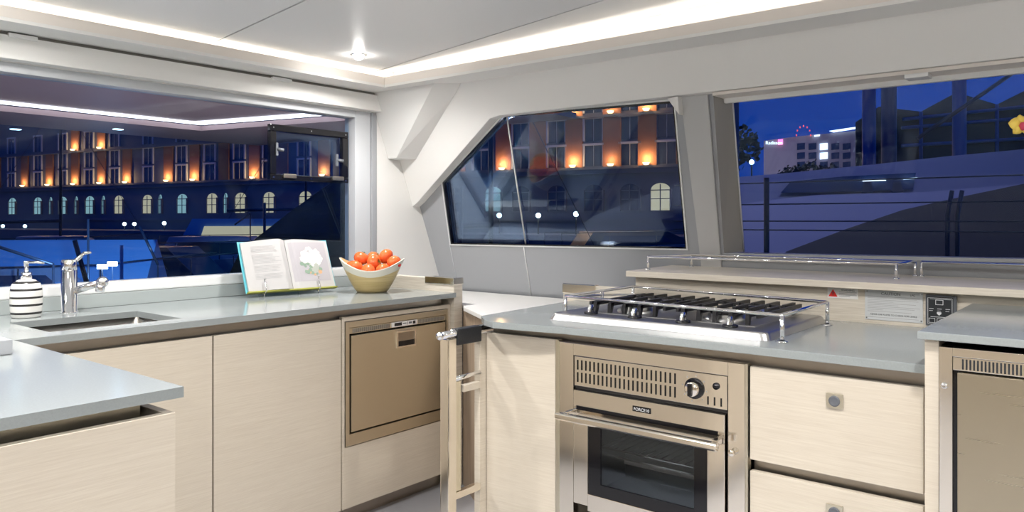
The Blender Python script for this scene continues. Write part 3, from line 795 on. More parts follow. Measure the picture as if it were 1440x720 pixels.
# drawers
t = thing('drawer_unit', (-.585, 2.28, FL), 'pale oak drawer unit right of the oven', 'drawer unit')
MB().box(-.79, -.385, 2.03, 2.55, .10, .79).build('carcass', M['oak'], t)
MB().box(-.794, -.374, 2.0, 2.028, .10, .80).build('recess_strip', M['steel_dark'], t)
def latch(x, z, par):
    e = MB().box(x-.0195, x+.0195, RY-.004, RY-.0002, z-.0185, z+.0185, .001).build('latch', M['steel'], par)
    facing(MB(), [(.0135, 0), (.0135, .0015), (.011, .0035), (.009, .0025), (0, .003)], x, z, RY-.004, 24).build('push_button', M['panel_grey'], e)
for z0, z1, lz in ((.618, .863, .804), (.34, .588, .530)):
    d_ = MB().box(-.792, -.381, RY, RY+.02, z0, z1, .0015).build('drawer', M['oak'], t)
    latch(-.577, lz, d_)
MB().box(-.792, -.381, RY, RY+.02, .10, .31, .0015).build('drawer', M['oak'], t)
MB().box(-.79, -.385, 2.04, 2.5, FL, .10).build('toe_kick', M['steel_dark'], t)

# backsplash with upstand, shelf and fiddle rail
t = thing('backsplash', (-.9, 2.63, WT1), 'oak backsplash behind the gas hob under the shelf', 'backsplash')
MB().box(-1.515, 1.4, WB, WB+.022, FL, 1.028).build('board', M['oaky'], t)
MB().box(-1.86, -1.515, WB, WB+.022, FL, .982, .002).build('upstand', M['oaky'], t)
MB().box(-1.862, -1.70, WB-.004, WB+.026, .944, .985, .003).build('metal_cap', M['polish'], t)
t = thing('shelf', (-.3, 2.8, 1.03), 'long pale oak shelf under the right window', 'shelf')
MB().prism([(-1.535, 2.58, 1.030), (1.4, 2.58, 1.030), (1.4, 3.035, 1.030), (-1.575, 3.035, 1.030)], (0, 0, .022), .002).build('board', M['oakx'], t)
M_post = []
def fiddle(pts, posts, label, closed=True):
    t = thing('fiddle_rail', (posts[0][0], posts[0][1], 1.052), label, 'rail', 'steel rails on the shelf')
    m_ = MB(); L = [Vector((x, y, 1.102)) for x, y in pts]
    m_.tube(L+([L[0]] if closed else []), .0052, 10); m_.build('rail', M['chrome'], t)
    for x, y in posts:
        MB().tube([(x, y, 1.0525), (x, y, 1.102)], .0048, 10).lathe([(.0095, 0), (.0095, .003), (.005, .004)], (x, y, 1.0522), 16).build('post', M['chrome'], t)
A_, B_, C_, D_ = (-1.505, 2.70), (-1.46, 2.99), (-.605, 2.985), (-.625, 2.80)
fiddle([A_, B_, C_, D_], [A_, B_, C_, D_], 'chrome fiddle rail on the shelf behind the gas hob')
fiddle([(-.585, 2.985), (1.2, 2.985), (1.2, 2.80)], [(-.585, 2.985), (1.2, 2.985)], 'chrome fiddle rail on the shelf at the right picture edge', False)

# signs on the backsplash
SGY = WB-.0005
o = thing('warning_label', (-.7445, SGY, .993), 'small white warning sticker with a red triangle on the backsplash', 'sticker')
MB().box(-.792, -.697, SGY-.001, SGY, .993, 1.026).build('backing', M['label_white'], o)
tri = MB().prism([(-.789, SGY-.0012, .998), (-.760, SGY-.0012, .998), (-.7745, SGY-.0012, 1.022)], (0, -.0006, 0)).build('triangle', M['red'], o)
MB().prism([(-.7765, SGY-.0019, 1.014), (-.7725, SGY-.0019, 1.014), (-.7738, SGY-.0019, 1.005), (-.7752, SGY-.0019, 1.005)], (0, -.0003, 0)).box(-.7758, -.7732, SGY-.0022, SGY-.0019, 1.001, 1.0035).build('exclamation_mark', M['ink_dark'], tri)
text('lettering', 'WARNING', .0085, M['ink_dark'], o, (-.728, SGY-.0013, 1.0175), (PI/2, 0, 0), 'CENTER')
l_ = MB()
for k in range(4): l_.box(-.756, -.701-(.02 if k == 3 else .004*(k % 2)), SGY-.0014, SGY-.001, 1.0128-k*.0046, 1.0148-k*.0046)
l_.build('text_block', M['ink'], o)
o = thing('caution_plate', (-.592, SGY, .930), 'engraved gas caution plate screwed to the backsplash', 'sign')
MB().box(-.676, -.509, SGY-.0015, SGY, .932, 1.026, .0005).build('plate', M['plate'], o)
text('lettering', 'CAUTION', .0125, M['ink_dark'], o, (-.600, SGY-.0018, 1.0125), (PI/2, 0, 0), 'CENTER')
text('lettering', 'LPG', .0085, M['ink_dark'], o, (-.545, SGY-.0018, 1.0125), (PI/2, 0, 0), 'LEFT')
text('lettering', 'NEVER USE FLAME TO CHECK FOR LEAKS', .0072, M['ink_dark'], o, (-.593, SGY-.0018, .9475), (PI/2, 0, 0), 'CENTER')
l_ = MB()
for k, (a, b_) in enumerate([(0, 1), (0, .95), (0, .98), (0, .5), (0, .93), (0, .6), (0, 1), (0, .9), (0, .3), (0, .85)]):
    z = 1.006-k*.0052; l_.box(-.668+a*.15, -.668+b_*.15, SGY-.0018, SGY-.0015, z, z+.0011)
l_.box(-.668, -.52, SGY-.0018, SGY-.0015, .9405, .9416)
l_.build('text_block', M['ink'], o)
sc = MB()
for x in (-.671, -.514):
    for z in (.938, 1.021): facing(sc, [(.0026, 0), (.0026, .001), (0, .0015)], x, z, SGY-.0015, 12)
sc.build('screw', M['chrome'], o)
o = thing('gas_alarm_panel', (-.458, SGY, .930), 'small dark gas alarm panel on the backsplash by the raised counter', 'control panel')
MB().box(-.500, -.417, SGY-.012, SGY, .928, 1.022, .002).build('case', M['panel_grey'], o)
MB().box(-.4965, -.4255, SGY-.0132, SGY-.0121, .932, 1.0165, .0005).build('face', M['panel_dark'], o)
ou = MB(); yq0, yq1 = SGY-.0138, SGY-.0133
def outline(x0, x1, z0, z1, w_=.0011): ou.box(x0, x1, yq0, yq1, z0, z0+w_).box(x0, x1, yq0, yq1, z1-w_, z1).box(x0, x0+w_, yq0, yq1, z0+w_, z1-w_).box(x1-w_, x1, yq0, yq1, z0+w_, z1-w_)
outline(-.494, -.428, .934, 1.014); outline(-.473, -.452, .993, 1.008, .0014); outline(-.491, -.474, .938, .952)
outline(-.469, -.453, .938, .952); outline(-.447, -.431, .938, .952)
for k in range(3): ou.box(-.490+k*.022, -.478+k*.022, yq0, yq1, .980, .9815).box(-.490+k*.022, -.480+k*.022, yq0, yq1, .974, .9752)
ou.box(-.488, -.432, yq0, yq1, 1.0098, 1.0108).box(-.486, -.436, yq0, yq1, .9555, .957)
ou.prism([(-.469, yq1, .971), (-.457, yq1, .971), (-.457, yq1, .966), (-.463, yq1, .961), (-.469, yq1, .966)], (0, -.0005, 0))
ou.build('printed_face', M['ink_white'], o)

# raised counter with second fridge at right
R2Y = 1.90
t = thing('worktop', (.2, 2.2, .984), 'raised grey stone worktop over the right steel fridge', 'worktop')
MB().box(-.378, 1.4, 1.884, 2.617, .986, 1.003, .002).build('slab', M['stone'], t)
t = thing('fridge_housing', (.1, 2.2, FL), 'pale oak housing around the right steel fridge', 'cabinet')
MB().box(-.366, -.338, R2Y, 2.60, FL, .985, .001).build('side_panel', M['oak'], t)
t = thing('fridge', (.0, 2.2, FL), 'steel framed fridge with a slotted vent at the right picture edge', 'fridge')
M['steel_fr'] = M['polish']
fr = MB(); fr.box(-.3365, -.311, R2Y-.006, R2Y+.02, .06, .972, .001).box(-.311, .28, R2Y-.006, R2Y+.02, .953, .972, .001).box(.28, .305, R2Y-.006, R2Y+.02, .06, .972, .001)
fr.build('frame', M['polish'], t)
MB().box(-.3365, .305, R2Y+.021, 2.5, .06, .972).build('body', M['black'], t)
vs = MB().box(-.310, .279, R2Y-.004, R2Y+.018, .924, .952, .001).build('vent_strip', M['polish'], t)
g = MB()
for k in range(80):
    x = -.293+k*.007; g.box(x, x+.0034, R2Y-.0052, R2Y-.0041, .927, .949)
g.build('grille', M['panel_dark'], vs)
MB().box(-.311, .28, R2Y+.006, R2Y+.019, .06, .923).build('gap', M['gloss_black'], t)
MB().box(-.301, .272, R2Y-.010, R2Y+.005, .07, .920, .002).build('door', M['bronze'], t)
facing(MB(), [(.0075, 0), (.0075, .002), (.005, .006), (.003, .006), (0, .004)], -.326, .888, R2Y-.006, 16).build('screw', M['chrome'], t)

# ------------------------------------------------------------------ gas hob
HX0, HX1, HY0, HY1 = -1.515, -.772, 2.045, 2.555
HZ = WT1
t = thing('gas_hob', (-1.14, 2.3, HZ), 'steel gas hob with four burners and black grates', 'hob')
pl = MB(); b = bmesh.new(); bmesh.ops.create_cube(b, size=1)
for v in b.verts:
    top = v.co.z > 0
    v.co = Vector(((HX0+HX1)/2+v.co.x*(HX1-HX0-(.02 if top else 0)), (HY0+HY1)/2+v.co.y*(HY1-HY0-(.02 if top else 0)), HZ+(.0225 if top else .0005)))
bmesh.ops.bevel(b, geom=[e for e in b.edges if abs((e.verts[0].co-e.verts[1].co).z) > .01], offset=.02, segments=4, profile=.5, affect='EDGES')
bmesh.ops.bevel(b, geom=[e for e in b.edges if e.verts[0].co.z > HZ+.02 and e.verts[1].co.z > HZ+.02], offset=.006, segments=3, profile=.5, affect='EDGES')
pl._merge(b); pl.build('hob_plate', M['steel_hob'], t)
MB().box(HX0+.085, HX1-.075, HY0+.095, HY1-.02, HZ+.0226, HZ+.0242, .0007).build('well', M['steel_hob'], t)
M['alu'] = plain('burner_alloy', (.62, .62, .62), .3, 1)
burners = [(-1.29, 2.245, .052), (-.975, 2.24, .056), (-1.285, 2.445, .056), (-.975, 2.445, .050)]
for x, y, r in burners:
    bo = MB().lathe([(r+.016, .0243), (r+.015, .031), (r+.004, .034), (r, .042), (0, .042)], (x, y, HZ), 28).build('burner', M['alu'], t)
    MB().lathe([(r-.006, .0422), (r-.005, .048), (r-.012, .051), (0, .051)], (x, y, HZ), 28).build('burner_cap', M['gloss_black'], bo)
def grate(x0, x1, y0, y1):
    m_ = MB(); z = HZ+.056; w_ = .0072; zb = HZ+.0243
    xm = (x0+x1)/2
    for y in (y0+.070, y1-.070): m_.box(x0, x1, y-w_*.6, y+w_*.6, z-.011, z-.002, .0015)
    for x in (x0, x1): m_.box(x-w_*.7, x+w_*.7, y0, y1, z-.012, z, .002)
    n = 5
    for k in range(n):
        x = x0+(x1-x0)*(k+.5)/n
        near = .085
        for (a, b2) in ((y0-.012, y0+near), (y1-near, y1+.012)):
            m_.box(x-w_*.8, x+w_*.8, a, b2, z-.010, z+.002, .0015)
        m_.box(x-w_*.8, x+w_*.8, (y0+y1)/2-.05, (y0+y1)/2+.05, z-.010, z+.002, .0015)
        m_.prism([(x-w_*.8, y0-.016, zb), (x-w_*.8, y0-.014, z-.004), (x-w_*.8, y0-.006, z+.002), (x-w_*.8, y0+.01, z+.002), (x-w_*.8, y0+.004, z-.012), (x-w_*.8, y0-.003, zb)], (w_*1.6, 0, 0))
        m_.box(x-w_*.8, x+w_*.8, y1+.004, y1+.012, zb, z-.008, .001)
    return m_
grate(-1.425, -1.15, 2.165, 2.53).build('grate', M['castiron'], t)
grate(-1.105, -.85, 2.165, 2.53).build('grate', M['castiron'], t)
for x, y in [(-1.385, 2.108), (-1.222, 2.108), (-1.055, 2.105), (-.905, 2.10)]:
    kb = MB().lathe([(.023, .0226), (.0225, .0285), (.017, .030), (0, .030)], (x, y, HZ), 24).build('knob', M['gloss_black'], t)
    MB().lathe([(.0165, .0302), (.015, .038), (.012, .046), (.009, .052), (0, .053)], (x, y, HZ), 20, sx=.55, sy=1.15).build('knob_grip', M['chrome'], kb)
# pot rail of the hob
t = thing('pot_rail', (-1.14, 2.3, HZ), 'chrome pot rail on four posts around the gas hob', 'rail')
rz = HZ+.072
P4 = [(-1.500, 2.125), (-.742, 2.062), (-.752, 2.485), (-1.505, 2.585)]
MB().tube([(x, y, rz) for x, y in P4]+[(*P4[0], rz)], .0052, 10).build('rail', M['chrome'], t)
MB().tube([(*P4[3], rz-.03), (*P4[0], rz-.0)], .004, 8).build('side_rail', M['chrome'], t)
for x, y in P4+[(-1.503, 2.36)]:
    zz = HZ+.0235 if HX0+.02 < x < HX1-.02 and y < HY1-.01 else HZ+.0005
    MB().tube([(x, y, zz), (x, y, rz)], .0062, 10).lathe([(.016, 0), (.016, .002), (.007, .004)], (x, y, zz), 18).build('post', M['chrome'], t)

struct(wprism(MB(), [(-1.437, 1.728), (-1.392, 1.733), (-1.40, 1.665)], -.05, -.013).build('trim_8', M['white']))
# blind cassette above the right window
t = thing('roller_blind', (-.2, 2.74, 1.69), 'cream roller blind cassette along the top of the right window', 'blind')
MB().prism([wp(-1.25, 1.7335, -.045), wp(1.2, 1.7335, -.045), wp(1.2, 1.7335, .06), wp(-1.25, 1.7335, .06)], (0, 0, -.012)).build('cassette', M['lip'], t)
MB().prism([wp(-1.248, 1.722, .045), wp(1.2, 1.722, .045), wp(1.2, 1.704, .045), wp(-1.248, 1.704, .045)], (0, .02, 0), .003).build('bottom_bar', M['frame_white'], t)
MB().box(-.585, -.515, 2.725, 2.79, 1.7065, 1.7205, .004).build('pull_tab', M['frame_white'], t)

# ================================================================== outside
M['gelcoat_ext'] = plain('mauve_headliner', (.27, .20, .205), .4)
M['brick'] = plain('red_brick', (.30, .125, .07), .8, bump=.3, bscale=3, var=.15)
M['render_wall'] = plain('grey_stucco', (.14, .15, .19), .8, var=.08, bscale=.8)
M['trim_white'] = plain('white_stone_trim', (.50, .52, .58), .6)
M['win_dark'] = plain('dark_window_glass', (.03, .05, .10), .12)
M['win_lit'] = glow('lit_window_warm', (1, .80, .50), .5)
M['win_cool'] = glow('lit_window_cool', (.60, .92, .88), .42)
M['sconce_glow'] = glow('sconce_lens', (1, .66, .30), 4)
M['lamp_cool'] = glow('quay_lamp', (.75, 1, .95), 9)
M['lamp_blue'] = glow('spreader_light', (.55, .75, 1), 14)
M['hullw'] = plain('boat_gelcoat', (.30, .32, .40), .3)
M['hulld'] = plain('dark_hull', (.03, .035, .05), .3)
M['bluecover'] = plain('blue_canvas', (.16, .36, .60), .7)
M['timber'] = plain('dark_timber', (.035, .03, .03), .8)
M['tree'] = plain('tree_leaves', (.018, .024, .018), .9)
M['lav'] = plain('lavender_gelcoat', (.27, .26, .33), .35)
M['hull_shade'] = plain('hull_shade_brown', (.034, .027, .022), .8)
M['led_ext'] = glow('cockpit_light_strip', (1, .82, .76), 4)
M['red_glow'] = glow('red_roof_lamp', (1, .08, .06), 1.6)
M['pink_glow'] = glow('pink_sign', (1, .16, .42), 2.5)
M['white_glow'] = glow('white_sign', (.85, .95, 1), 2.2)
M['pole_blue'] = plain('blue_pole', (.03, .10, .30), .4)
def water_mat():
    m, nt, b = new_mat('harbour_water'); b.inputs['Base Color'].default_value = (.004, .008, .02, 1); b.inputs['Roughness'].default_value = .12
    tc = N(nt, 'ShaderNodeTexCoord'); no = N(nt, 'ShaderNodeTexNoise'); no.inputs['Scale'].default_value = .9; no.inputs['Detail'].default_value = 5
    nt.links.new(tc.outputs['Object'], no.inputs['Vector']); bp = N(nt, 'ShaderNodeBump'); bp.inputs['Strength'].default_value = .5; bp.inputs['Distance'].default_value = .15
    nt.links.new(no.outputs['Fac'], bp.inputs['Height']); nt.links.new(bp.outputs['Normal'], b.inputs['Normal']); return m
M['water'] = water_mat()
WZ = -1.3
struct(MB().box(-160, 120, -60, 220, WZ-.3, WZ).build('water', M['water']))

# cockpit roof beyond the left window
struct(MB().prism([(-3.15, -2.5, 2.04), (-5.78, -2.5, 2.04), (-5.93, 3.22, 2.04), (-4.45, 3.58, 2.04), (-3.15, 3.9, 2.04)], (0, 0, .03)).build('ceiling_3', M['gelcoat_ext']))
struct(MB().prism([(-6.9, -2.5, 1.985), (-6.75, 4.3, 1.985), (-3.15, 4.6, 1.985), (-3.15, 3.96, 1.985), (-4.45, 3.645, 1.985), (-5.995, 3.285, 1.985), (-5.85, -2.5, 1.985)], (0, 0, .04)).build('ceiling_4', M['gelcoat_ext']))
o = MB().prism([(-5.72, -2.4, 2.0315), (-5.84, -2.4, 2.0315), (-5.99, 3.28, 2.0315), (-5.87, 3.16, 2.0315)], (0, 0, .007)).prism([(-5.87, 3.16, 2.0315), (-5.99, 3.28, 2.0315), (-4.40, 3.652, 2.0315), (-4.40, 3.532, 2.0315)], (0, 0, .007)).build('light_strip', M['led_ext'])
o['label'] = 'pinkish white light strip around the cockpit roof outside'; o['category'] = 'light strip'; rebase(o)
for k, (px, py, lab) in enumerate([(22, 168, 'small lit spotlight under the cockpit roof at the left picture edge'), (166, 172, 'small cool spotlight under the cockpit roof left of the light strip bend')]):
    p = at(px, py+6, 6.2); x, y = p.x, p.y
    tt = thing('spotlight', (x, y, 1.985), lab, 'ceiling light', 'spotlights under the cockpit roof')
    MB().lathe([(.05, -.004), (.05, 0)], (x, y, 1.985), 20).build('bezel', M['chrome'], tt)
    MB().lathe([(0, -.008), (.035, -.006), (.04, -.004)], (x, y, 1.985), 20).build('lens', M['lamp_cool'], tt)
Lb = bpy.data.lights.new('added_blue_glow', 'POINT'); Lb.energy = .22; Lb.color = (.12, .25, 1); Lb.shadow_soft_size = .05  # added lamp that makes the blue patch on the cockpit roof
lo = bpy.data.objects.new('added_blue_glow', Lb); COL.objects.link(lo); lo.location = (-4.45, 1.95, 1.75)
def pixprism(mb, pts, Y, depth, dz=0):
    """solid with a camera-facing outline at its own distance and real thickness"""
    v = [at(px, py, Y) for px, py in pts]; f = sum(v, Vector())/len(v); f.z = 0; f = f.normalized()*depth
    return mb.prism(v, f+Vector((0, 0, dz)))
o = pixprism(MB(), [(338, 352), (405, 300), (474, 250), (508, 228), (508, 550), (245, 550)], 4.25, .5).build('cockpit_cover', plain('black_wet_cover', (.004, .005, .007), .07, bump=1, bscale=22, spec=.5))
o['label'] = 'black glossy sloping cover outside the left window'; o['category'] = 'cover'; rebase(o)
o = pixprism(MB(), [(487, 165), (508, 165), (508, 565), (487, 565)], 4.02, .12).build('cockpit_post', plain('dark_post', (.02, .022, .035), .3))
o['label'] = 'dark upright post outside at the right end of the left window'; o['category'] = 'post'; rebase(o)

# opening portlight set in the left window
py0, py1, pz0, pz1 = 2.02, 2.468, 1.434, 1.69; px_ = -3.100
t = thing('portlight', (px_, 2.24, pz0), 'black framed opening portlight set in the left window', 'portlight')
f = MB(); q = .032
f.box(px_, px_+.026, py0, py1, pz1-q, pz1, .004).box(px_, px_+.026, py0, py1, pz0, pz0+q*.8, .004).box(px_, px_+.026, py0, py0+q, pz0+q*.8, pz1-q, .004).box(px_, px_+.026, py1-q*1.2, py1, pz0+q*.8, pz1-q, .004)
f.build('frame', M['gloss_black'], t)
MB().box(px_+.002, px_+.008, py0+q, py1-q*1.2, pz0+q*.8, pz1-q).build('pane', M['pane'], t)
for y, z in ((py0+.055, 1.575), (py1-.05, 1.545)):
    MB().box(px_+.02, px_+.034, y-.030, y-.018, z-.03, z+.03, .003).tube([(px_+.03, y-.022, z), (px_+.045, y+.004, z-.004)], .008, 8).build('dog_handle', M['panel_grey'], t)
for y in (py0+.10, py1-.07): MB().box(px_+.02, px_+.036, y-.035, y+.035, pz0+.010, pz0+.03, .004).build('hinge', M['steel_dark'], t)
sc = MB()
for y in (py0+.016, (py0+py1)/2, py1-.018):
    for z in (pz0+.012, pz1-.015): facing(sc, [(.004, 0), (.003, .002), (0, .002)], 0, 0, 0) if False else sc.box(px_+.026, px_+.028, y-.003, y+.003, z-.003, z+.003)
sc.build('rivet', M['chrome'], t)

# quay building
UX, UY = .882, -.471
def f_t(px, X0=-12.24, Y0=60.0):
    a = (px-720)/FPX; return (Y0*a-X0)/(UX-a*UY) if False else (Y0*a-X0)/(UX-UY*a)
fo = Vector((*cam2w(-12.24, 60.0), 0)); fdir = Vector((*cam2w(UX, UY), 0)); fang = math.atan2(fdir.y, fdir.x)
def building(name, label, lamps, wins, gwins, t0, t1, lit, toprow):
    r = thing(name, (fo.x, fo.y, WZ), label, 'building', None, fang)
    dz = -WZ
    MB().box(t0, t1, 0, 6, dz-1.0, dz+14).build('wall', M['render_wall'], r, local=True)
    c = MB().box(t0, t1, -.25, 0, dz+4.25, dz+4.7).box(t0, t1, -.35, 0, dz+4.55, dz+4.7).box(t0, t1, -.25, 0, dz+7.95, dz+8.12).box(t0, t1, -.2, 0, dz+1.2, dz+1.45).build('cornice', M['render_wall'], r, local=True)
    for i, (px, on) in enumerate(lamps):
        x = f_t(px); w_ = .62
        MB().box(x-w_, x+w_, -.14, 0, dz+4.7, dz+7.95).build('pilaster', M['brick'], r, local=True)
        if on:
            MB().lathe([(0, 0), (.16, .02), (.24, .16), (.22, .16)], (x, -.36, dz+4.72), 14).build('sconce', M['sconce_glow'], r, local=True)
            for k in range(2 if (px in toprow) else 1):
                L = bpy.data.lights.new('sconce_light', 'POINT'); L.energy = 120*on; L.color = (1, .50, .17); L.shadow_soft_size = .1
                lo = bpy.data.objects.new('sconce_light', L); COL.objects.link(lo); lo.parent = r; lo.location = (x, -.50, dz+5.12+3.42*k)
        if px in toprow:
            MB().box(x-w_, x+w_, -.14, 0, dz+8.12, dz+11.2).build('pilaster', M['brick'], r, local=True)
            MB().lathe([(0, 0), (.16, .02), (.24, .16), (.22, .16)], (x, -.36, dz+8.14), 14).build('sconce', M['sconce_glow'], r, local=True)
    for i, px in enumerate(wins):
        x = f_t(px)
        for z0, z1 in ((4.78, 6.15), (6.45, 7.9), (8.3, 9.9)):
            h = .62; fm = MB()
            fm.box(x-h-.14, x-h, -.12, 0, dz+z0, dz+z1).box(x+h, x+h+.14, -.12, 0, dz+z0, dz+z1).box(x-h-.14, x+h+.14, -.14, 0, dz+z1, dz+z1+.14)
            fm.box(x-.012, x+.012, -.06, 0, dz+z0, dz+z1)
            w_ = fm.build('window', M['trim_white'], r, local=True)
            MB().box(x-h, x+h, -.03, -.001, dz+z0, dz+z1).build('pane', M['win_dark'], w_, local=True)
    for i, (px, kind) in enumerate(gwins):
        x = f_t(px); h = .62 if kind != 'n' else .2
        pts = [(x-h, -.05, dz+1.85), (x+h, -.05, dz+1.85), (x+h, -.05, dz+3.15)]+[(x+h*math.cos(a), -.05, dz+3.15+.42*math.sin(a)) for a in [PI*k/8 for k in range(1, 8)]]+[(x-h, -.05, dz+3.15)]
        arch = MB()
        arch.box(x-h-.12, x-h, -.16, 0, dz+1.8, dz+3.2).box(x+h, x+h+.12, -.16, 0, dz+1.8, dz+3.2).box(x-.03, x+.03, -.10, -.06, dz+1.85, dz+3.5).box(x-h, x+h, -.10, -.06, dz+2.55, dz+2.60).box(x-h, x+h, -.10, -.06, dz+3.1, dz+3.16)
        w_ = arch.build('arched_window', M['render_wall'], r, local=True)
        MB().prism(pts, (0, .04, 0)).build('pane', {'w': M['win_lit'], 'c': M['win_cool'], 'n': M['win_cool'], 'd': M['win_dark']}[kind], w_, local=True)
    return r
building('quay_building', 'long brick quay building with orange uplights beyond the left window',
    [(-3, 0), (36, .6), (71, 1), (107, 1), (144, 1), (180, 1), (238, 1), (275, 1), (316, 0), (359, 1), (398, 0), (457, 1)],
    [17, 54, 89, 126, 162, 209, 256, 296, 337, 379, 428],
    [(18, 'c'), (54, 'c'), (72, 'n'), (89, 'c'), (108, 'n'), (127, 'c'), (146, 'n'), (168, 'w'), (208, 'w'), (226, 'n'), (257, 'c'), (299, 'w'), (318, 'n'), (339, 'w'), (379, 'w'), (430, 'w')],
    -110, f_t(500), True, (107, 144))
building('quay_building', 'brick quay building with two rows of uplights beyond the centre window',
    [(610, 0), (645, .5), (709, 1), (757, 0), (808, 1), (861, .45), (911, 1.0), (965, 0)],
    [627, 677, 733, 783, 835, 886, 938],
    [(640, 'd'), (694, 'c'), (733, 'd'), (783, 'd'), (835, 'd'), (886, 'd'), (929, 'w')],
    f_t(500)+.1, f_t(1010), True, (709, 757, 808, 861, 911))
# quay edge and its lamps
o = struct(MB().box(-120, 40, -7, -.5, 0, -WZ+.35).build('quay', M['render_wall'])); o.location = (fo.x, fo.y, WZ); o.rotation_euler = (0, 0, fang)
for px, py, kind, lab in [(4, 318, 'c', 'at the left picture edge'), (35, 318, 'c', 'below the second arched window from the left'), (175, 315, 'c', 'left of the paired quay lamps'), (189, 315, 'c', 'right of the paired quay lamps'), (231, 314, 'c', 'above the dark cabin boat'), (316, 312, 'c', 'above the lit saloon boat'),
                          (757, 303, 'c', 'below the bowl reflection in the centre window'), (810, 301, 'c', 'right of the bright one in the centre window'), (702, 303, 'c', 'small and dim at the left of the centre window')]:
    tt = f_t(px); Y = 60+UY*tt-4
    p = at(px, py, Y); s = .16
    t = thing('quay_lamp', (p.x, p.y, -.95+0), 'cool white lamp on the quay '+lab, 'lamp', 'lamps along the quay')
    MB().tube([(p.x, p.y, -.95), (p.x, p.y, p.z-.1)], .05, 8).build('pole', M['timber'], t)
    b = bmesh.new(); bmesh.ops.create_uvsphere(b, u_segments=14, v_segments=10, radius=s); MB()._merge(b, Matrix.Translation(p), True).build('globe', M['lamp_cool'], t)

# moored boats
def boat(px, Y, L, ang, label, hullm, cabm, mast=0, cover=None, lit=None, hh=1.1, cab=(.25, .75, .8)):
    X = (px-720)/FPX*Y; x, y = cam2w(X, Y)
    r = thing('boat', (x, y, WZ), label, 'boat', None, ang)
    b = bmesh.new(); secs = []
    for i in range(9):
        q = i/8; u = -L/2+L*q; w_ = L*.16*math.sin(min(1, (1-q)*1.7+.02)*PI/2)**.8; sh = hh*(1+.25*q*q)
        secs.append([b.verts.new(p) for p in ((u, -w_, sh), (u, -w_*.75, -.1), (u, 0, -.3), (u, w_*.75, -.1), (u, w_, sh))])
    for i in range(8):
        for k in range(4): b.faces.new((secs[i][k], secs[i][k+1], secs[i+1][k+1], secs[i+1][k]))
        b.faces.new((secs[i][4], secs[i][0], secs[i+1][0], secs[i+1][4]))
    b.faces.new(secs[0]); b.faces.new(secs[-1][::-1]); bmesh.ops.recalc_face_normals(b, faces=b.faces[:])
    MB()._merge(b).build('hull', hullm, r, local=True)
    c0, c1, ch = -L/2+L*cab[0], -L/2+L*cab[1], cab[2]
    cw = L*.10
    MB().prism([(c0, -cw, hh), (c1, -cw, hh+.1), (c1-.25*(c1-c0), -cw*.9, hh+ch), (c0+.1*(c1-c0), -cw*.9, hh+ch)], (0, 2*cw, 0)).build('cabin', cabm, r, local=True)
    wd_ = MB().prism([(c0+.15*(c1-c0), -cw-.03, hh+.25*ch), (c1-.22*(c1-c0), -cw-.03, hh+.25*ch+.05), (c1-.30*(c1-c0), -cw-.03, hh+.75*ch), (c0+.18*(c1-c0), -cw-.03, hh+.75*ch)], (0, .02, 0))
    wd_.build('cabin_window', lit or M['win_dark'], r, local=True)
    if mast:
        MB().tube([(0, 0, hh+ch), (0, 0, hh+mast)], .07, 8).build('mast', M['hulld'], r, local=True)
        MB().tube([(0, 0, hh+ch+.8), (-L*.42, 0, hh+ch+.7)], .09, 8).build('boom', M['hulld'], r, local=True)
        MB().tube([(0, 0, hh+mast), (L*.48, 0, hh+.2)], .015, 6).tube([(0, 0, hh+mast), (-L*.48, 0, hh+.2)], .015, 6).build('rigging', M['hulld'], r, local=True)
    if cover: MB().prism([(-L*.45, -L*.13, hh+.05), (-L*.45, 0, hh+ch+.55), (-L*.45, L*.13, hh+.05)], (L*.75, 0, 0)).build('canvas_cover', cover, r, local=True)
    rl = MB()
    for sgn in (-1, 1):
        rl.tube([(-L*.4, sgn*L*.145, hh+.65), (L*.2, sgn*L*.13, hh+.75), (L*.46, 0, hh+.95)], .02, 6)
        for q in (-.4, -.2, 0, .2): rl.tube([(L*q, sgn*L*.145, hh), (L*q, sgn*L*.14, hh+.68)], .018, 6)
    rl.build('guard_rail', M['hulld'], r, local=True)
    return r
A0 = YAW
boat(60, 17, 8, A0+.15, 'boat under a bright blue canvas cover by the tap', M['hulld'], M['hullw'], 0, M['bluecover'], hh=.85, cab=(.2, .7, .7))
boat(85, 40, 9, A0+.4, 'dark sailing boat with a mast behind the tap', M['hulld'], M['hullw'], 8, hh=.9)
boat(235, 24, 8, A0-.2, 'grey cabin boat in the middle of the left window', M['hullw'], M['hulld'], 0, hh=.7, cab=(.15, .7, 1.0))
boat(320, 30, 8, A0+.1, 'grey motor boat behind the cookbook', M['hullw'], M['hullw'], 0, hh=1.0, cab=(.2, .75, .9))
boat(375, 40, 12, A0+.1, 'cabin boat with warm lit windows above the cookbook', M['hulld'], M['bluecover'], 0, lit=M['win_lit'], hh=1.1, cab=(.15, .8, 1.5))
boat(430, 46, 11, A0+.05, 'dark cabin boat beside the black cover', M['hulld'], M['hullw'], 9, hh=1.2, cab=(.2, .8, 1.2), lit=M['win_lit'])
boat(690, 22, 7, A0-.1, 'dark sailing boat at the left of the centre window', M['hulld'], M['hulld'], 7, hh=.8)
boat(905, 36, 11, A0+.2, 'blue grey motor boat at the right of the centre window', M['lav'], M['hulld'], 0, hh=1.3, cab=(.2, .7, .7))
